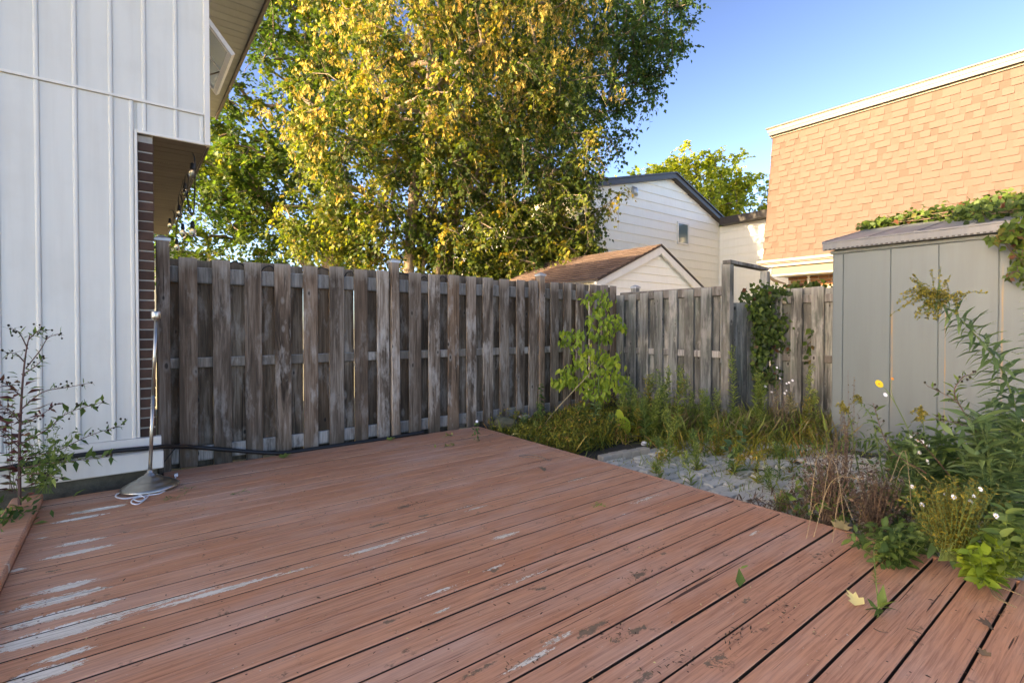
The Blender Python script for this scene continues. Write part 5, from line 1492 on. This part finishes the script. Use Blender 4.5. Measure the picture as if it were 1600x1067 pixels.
corner = [(3.36, 4.9), (3.36, 3.55), (4.2, 3.60), (5.0, 3.5), (5.7, 3.4), (5.7, 4.9)]
cover('ground_cover', corner, 26000, T_OVAL, (.016, .045), 'l_cover', (0, .22), .6, (.38, .30))
cover('grass', corner, 3600, T_BLADE, (.10, .28), 'l_cover', (0, .03), 1.6, (.4, .3), 1.6)
backstrip = [(4.6, 3.6), (5.2, 2.9), (6.0, 2.4), (6.0, 2.1), (6.5, 2.1), (6.5, 3.1), (5.7, 3.3), (5.7, 4.6), (5.0, 4.2)]
cover('grass', backstrip, 5200, T_BLADE, (.14, .42), 'l_dry', (0, .02), 1.1, (.5, .3), 1.5)
cover('grass', backstrip, 4200, T_BLADE, (.14, .42), 'l_horse', (0, .02), 1.5, (.4, .3), 1.6)
cover('ground_cover', backstrip, 3500, T_OVAL, (.02, .05), 'l_cover', (0, .12), .6, (.5, .25))
joints = [(3.34, 3.4), (3.34, .4), (5.9, .4), (5.9, 3.2)]
cover('ground_cover', joints, 4200, T_OVAL, (.010, .030), 'l_cover', (.01, .03), .8, (.5, .3))
cover('grass', joints, 1500, T_BLADE, (.04, .16), 'l_horse', (.01, .03), 1.4, (.5, .3), 1.6)
cover('grass', [(4.3, 3.3), (4.7, 2.4), (5.5, 1.9), (6.0, 2.3), (5.2, 3.4)], 1500, T_BLADE, (.10, .30), 'l_cover', (.01, .03), .9, (.5, .3), 1.6)
rightbed = [(3.34, 1.5), (3.34, -.6), (5.9, -.6), (5.9, 1.6), (4.6, 1.3)]
cover('ground_cover', rightbed, 9000, T_OVAL, (.03, .075), 'l_weed', (0, .26), .5, (.35, .25))
cover('ground_cover', [(3.34, 1.9), (3.34, .9), (4.3, .9), (4.3, 1.6)], 2600, T_NARROW, (.03, .09), 'l_brown', (0, .12), .4, (.4, .3))
cover('grass', rightbed, 2600, T_BLADE, (.10, .30), 'l_dry', (0, .05), .6, (.4, .3), .8)
leftbed = [(-.62, 4.64), (-1.5, 4.64), (-1.5, 2.4), (-.62, 2.4)]
cover('ground_cover', leftbed, 900, T_OVAL, (.02, .05), 'l_weed', (0, .05), .6, (.3, .25))
# ================================================================== small things
# floor lamp without a shade
LP = Vector((.135, 4.50, .002))
lamp = thing('floor_lamp', 'tarnished nickel floor lamp with no shade standing on the deck by the wall', 'lamp', LP)
m = MB(); m.lathe([(.172, 0), (.179, .006), (.178, .018), (.166, .028), (.150, .036), (.142, .038), (.132, .048), (.108, .060), (.094, .064), (.088, .066), (.076, .078), (.055, .090), (.040, .094), (.034, .104), (.024, .114), (.019, .118), (.018, .130), (.014, .134)], LP, 48)
m.obj('base', M['nickel'], lamp, LP, smooth=True)
top = Vector((LP.x + .045, LP.y, 1.235))
m = MB()
def pole(f): return (LP + Vector((0, 0, .116))).lerp(top, f)
m.tube([pole(0), pole(.5)], .0118, 14); m.tube([pole(.5), pole(1)], .0108, 14)
for f in (.42, .44, .72, .745): m.tube([pole(f), pole(f + .006)], .0138, 14)
m.obj('pole', M['nickel'], lamp, LP, smooth=True)
m = MB(); m.lathe([(.014, -.012), (.027, .0), (.030, .012), (.030, .048), (.026, .056), (.016, .056)], top, 18); m.obj('socket', M['nickel'], lamp, top, smooth=True)
crd = [on_z(x, y, .006) for x, y in [(212, 766), (198, 768), (182, 772), (178, 777), (192, 780), (214, 776), (226, 771), (229, 776), (214, 788), (203, 789), (204, 782), (216, 777), (224, 780), (214, 786), (207, 780), (228, 775), (246, 772), (258, 766), (266, 758), (271, 749), (273, 744)]]
for i, p in enumerate(crd): p.z = .006 + (.008 if 7 < i < 15 and i % 2 else 0)
m = MB(); m.tube(curve(crd, 6), .0046, 6)
p = crd[-1]; m.box((p.x - .012, p.y - .012, .001), (p.x + .012, p.y + .016, .022))
m.obj('power_cord', M['cord'], lamp, LP, smooth=False)

# black pipe along the wall and fence
hp = [on_y(x, y, 4.645) for x, y in [(-60, 748), (0, 733), (60, 722), (120, 712), (180, 705), (235, 700)]]
hp += [on_y(262, 698, 4.75), on_y(300, 699, 4.92), on_y(350, 703, 4.945), on_y(400, 707, 4.945), on_y(440, 708, 4.945), on_y(500, 704, 4.945), on_y(550, 697, 4.945), on_y(600, 688, 4.945), on_y(640, 679, 4.945), on_y(662, 675, 4.93)]
for p in hp: p.z = max(p.z, .012)
m = MB(); m.tube(curve(hp, 6), .017, 8)
hose = m.obj('hose', M['black'], None, hp[4], smooth=True)
tag(hose, 'long black pipe running along the wall foot and the bottom of the dark fence', 'hose')
m = MB(); m.tube(curve([on_y(255, 722, 4.86), on_y(266, 708, 4.9), on_y(280, 692, 4.93)], 4), .004, 5)
m.obj('wire', M['black'], None, on_y(266, 708, 4.9)); tag(bpy.data.objects['wire'], 'short black wire against the foot of the corner post', 'wire')
# loops of cable over the fence top
fc_ = thing('fence_cable', 'thin black cable looping along the top of the dark fence', 'cable', (1.5, 5.02, 1.7))
for k, (x, w) in enumerate(((.79, .08), (1.04, .06), (1.54, .09), (1.79, .05), (2.39, .10), (2.62, .05), (2.87, .06))):
    m = MB(); z = 1.755
    m.tube(curve([(x - w, 5.0, z - .08), (x - w * .5, 5.0, z - .01 - .03 * (k % 2)), (x + w * .4, 5.0, z - .025), (x + w, 5.0, z - .075)], 5), .005, 5)
    m.obj('loop', M['black'], fc_, (x, 5.0, z))

# string lights from the overhang
XL = .47
sl0 = on_x(303, 243, XL)
sg = thing('string_lights', 'black string lights with clear bulbs hanging under the overhang', 'string lights', sl0)
def lx(pts): return [on_x(x, y, XL + random.uniform(-.01, .01)) for x, y in pts]
m = MB()
for pts in ([(246, 374), (255, 348), (263, 334), (270, 330), (274, 336), (273, 350)], [(262, 372), (272, 345), (281, 310), (288, 285), (294, 255), (301, 242), (306, 247), (307, 270), (306, 300), (305, 325), (302, 338)],
            [(281, 330), (281, 308), (284, 306), (287, 318), (283, 335), (277, 355), (277, 375)], [(290, 300), (292, 275), (296, 280), (295, 310), (297, 330), (302, 338)], [(301, 338), (300, 330), (296, 315), (291, 300)]):
    m.tube(curve(lx(pts), 5), .0055, 5)
m.obj('cable', M['black'], sg, sl0, smooth=True)
for (x, y, dx) in [(303, 262, 0), (291, 292, 0), (282, 326, 0), (267, 346, 0), (287, 355, 1), (302.5, 352, 1), (277.5, 378, 1)]:
    p = on_x(x, y, XL); s = dep_of(p) / 4.9 if not dx else 1.0
    s = min(s, 1.15)
    b_ = MB(); b_.lathe([(.006, .035), (.014, .028), (.016, .0), (.019, -.012), (.019, -.022)], p, 10); so = b_.obj('socket', M['black'], sg, p, smooth=True)
    b_ = MB(); b_.lathe([(.012, -.023), (.024, -.045), (.029, -.066), (.024, -.088), (.010, -.10)], p, 12); b_.obj('bulb', M['bulb'], so, p, smooth=True)

# things on the deck
def dleaf(label, px, size, mat, tint, T=T_MAPLE, cat='leaf', rot=0, lift=.012, name='fallen_leaf', up=(0, 0, 1), ax=None, curl=.25):
    p = on_z(*px, .004)
    lv = Leaves(); a = ax or (math.cos(rot), math.sin(rot), curl)
    p.z = lift * .5
    lv.add(T, [tuple(p)], [a], size, tint, up=up, roll=.12)
    o = lv.obj(name, M[mat], None, tuple(p), stuff=False); tag(o, label, cat); return o
dleaf('pale yellow curled leaf lying beside the green weed on the deck', (1347, 950), .075, 'l_pale', .7, rot=1.1, lift=.02, curl=.55)
dleaf('pale green fallen leaf on the deck close to the black pipe', (438, 716), .11, 'l_weed', .9, rot=.4)
dleaf('pale green fallen leaf on the deck past the second capped post', (606, 688), .09, 'l_weed', 1, rot=.2)
dleaf('brown curled leaf on the deck right of the bent twig', (852, 737), .07, 'l_brown', .9, rot=2.0, lift=.02, curl=.5)
dleaf('grey white crumpled leaf at the deck edge under the dead brush', (1316, 829), .11, 'l_dry', 1, rot=.2, lift=.02, curl=.3)
dleaf('small brown leaf on the deck near the frame corner', (1548, 1030), .045, 'l_brown', .8, rot=.7)
dleaf('crumpled brown leaf lodged in the last deck gap', (1556, 985), .06, 'l_brown', .5, rot=2.2, curl=.5, lift=.02)
dleaf('white curled peel lying at the far deck edge', (798, 681), .10, 'l_pale', 1, T=T_OVAL, rot=-.4)
for k, (px, lab) in enumerate([((265, 782), 'small green sprig on the deck nearest the lamp cord'), ((288, 766), 'tiny green sprig on the deck beyond the lamp cord'), ((372, 772), 'small green sprig alone on the middle left of the deck'), ((700, 682), 'light green sprig on the far deck before the fence'), ((698, 699), 'smaller light green sprig on the far deck'), ((932, 792), 'yellow green sprig growing in a deck gap in the middle distance')]):
    b_ = on_z(*px, 0); t = plant('sprig', lab, 'sprig', b_)
    lv = Leaves(); n = 12
    lv.add(T_NARROW if k < 3 else T_OVAL, np.array(b_) + rng.normal(0, 1, (n, 3)) * np.array([.035, .02, 0]) + np.array([0, 0, .008]), rdir(n, .35), rng.uniform(.025, .05, n), rng.uniform(.2, 1, n), width=.8)
    lv.obj('foliage', M['l_weed' if k < 3 else 'l_horse'], t, b_)
    m = MB(); m.tube([b_ - Vector((.04, .01, -.004)), b_ + Vector((0, 0, .012)), b_ + Vector((.05, .015, .006))], .0015, 4); m.obj('stem', M['green_stem'], t, b_)
# weed growing through the boards, leaf poking out of a gap, dark sprig far off
b_ = on_z(1377, 965, 0)
Dw = dep_of(b_)
def tip0(t, m, lv, pp): pass
t = leafy('deck_weed', 'green weed with a drying seed spike growing through the deck boards', [(1377, 966), (1376, 940), (1372, 905), (1369, 865), (1372, 848)], Dw, 60, (.018, .034), T_NARROW, M['l_cover'], M['green_stem'], .42, 1, 1.6, .5, 0, .0032, tint=(.1, .6), ddep=.02)
lv = Leaves(); P = np.array(b_) + np.array([0, 0, .03]) + rng.normal(0, .006, (7, 3))
lv.add(T_OVAL, P, rdir(7, .35), rng.uniform(.05, .10, 7), rng.uniform(.3, .9, 7), width=.8); lv.obj('lower_foliage', M['l_weed'], t, b_)
b_ = on_z(1158, 920, 0); t = plant('deck_weed', 'upright folded dark green leaf poking from a deck gap', 'weed', b_)
lv = Leaves(); lv.add(T_WIDE, [tuple(b_)], [(.05, 0, 1)], .085, .25, up=(-.5, -.8, 0), roll=.05, width=.8); lv.add(T_NARROW, [tuple(b_ + Vector((0, 0, .085)))], [(.8, -.4, .25)], .05, .95, width=1.6); lv.obj('foliage', M['l_weed'], t, b_)
b_ = on_z(745, 690, 0); t = plant('deck_weed', 'dark upright sprig with a pale flower at the far end of the deck', 'weed', b_)
m = MB(); m.tube([b_, b_ + Vector((.01, 0, .10)), b_ + Vector((.0, 0, .20))], .003, 5); m.obj('stem', M['green_stem'], t, b_)
lv = Leaves(); P = np.array(b_) + np.column_stack([rng.normal(0, .012, 22), rng.normal(0, .012, 22), rng.uniform(.03, .2, 22)]); lv.add(T_OVAL, P, rdir(22, -.2), rng.uniform(.03, .055, 22), rng.uniform(0, .5, 22)); lv.obj('foliage', M['l_weed'], t, b_)
flower(t, b_ + Vector((.0, 0, .205)), .016, M['petal_white'], None, 8)
# twigs and crumbs
def twig(label, pxs, r=.004, mat='twig'):
    pp = curve([on_z(x, y, .006) for x, y in pxs], 5); m = MB(); m.tube(pp, list(np.linspace(r, r * .5, len(pp))), 5)
    o = m.obj('twig', M[mat], None, pp[0]); tag(o, label, 'twig'); return o
twig('bent grey twig on the far part of the deck', [(811, 713), (828, 711), (845, 714), (858, 720), (863, 716)])
twig('short twig branch beside the bent grey twig', [(815, 714), (835, 715), (852, 719)], .003)
twig('thin dark twig on the deck near the far right gap', [(1422, 985), (1440, 991), (1447, 995)], .002, 'brown_dry')
twig('thin curved twig beside the seed spike weed', [(1370, 985), (1380, 990), (1392, 991)], .002, 'brown_dry')
st_ = thing('straw', 'dry straw stalks lying over the last deck boards', 'straw', on_z(1560, 925, 0))
for pxs in ([(1520, 892), (1548, 918), (1572, 940), (1594, 952)], [(1548, 912), (1575, 922), (1610, 935)], [(1550, 915), (1560, 935), (1585, 948)], [(1495, 880), (1530, 905), (1555, 918)]):
    m = MB(); m.tube(curve([on_z(x, y, .010) for x, y in pxs], 5), .0022, 4); m.obj('stalk', M['dry'], st_, on_z(1560, 925, 0))
# scattered crumbs of leaf litter: uncountable
n = 900
P = np.column_stack([rng.uniform(-.3, 3.2, n), rng.uniform(.3, 4.6, n), np.full(n, .004)])
cl = rng.random(n) < .35
ctr = np.array([tuple(on_z(*q, .004)) for q in [(1010, 860), (1000, 898), (1060, 1040), (1230, 950), (960, 995), (590, 780), (640, 790), (1150, 1000), (1290, 870), (820, 1040), (1560, 960)]])
P[cl] = ctr[rng.integers(0, len(ctr), cl.sum())] + rng.normal(0, 1, (cl.sum(), 3)) * np.array([.06, .025, 0])
lv = Leaves(); lv.add(T_NARROW, P, rdir(n, .1, .25), rng.uniform(.006, .022, n), rng.uniform(0, .8, n), up=(0, 0, 1), roll=.3, width=2.2)
lv.obj('leaf_litter', M['l_brown'], None, (0, 0, 0))
n = 150
P = np.column_stack([rng.uniform(-.2, 3.2, n), rng.uniform(.5, 4.6, n), np.full(n, .004)])
lv = Leaves(); lv.add(T_OVAL, P, rdir(n, .1, .25), rng.uniform(.005, .013, n), rng.uniform(.5, 1, n), up=(0, 0, 1), roll=.3)
lv.obj('paint_flakes', M['l_pale'], None, (0, 0, 0))
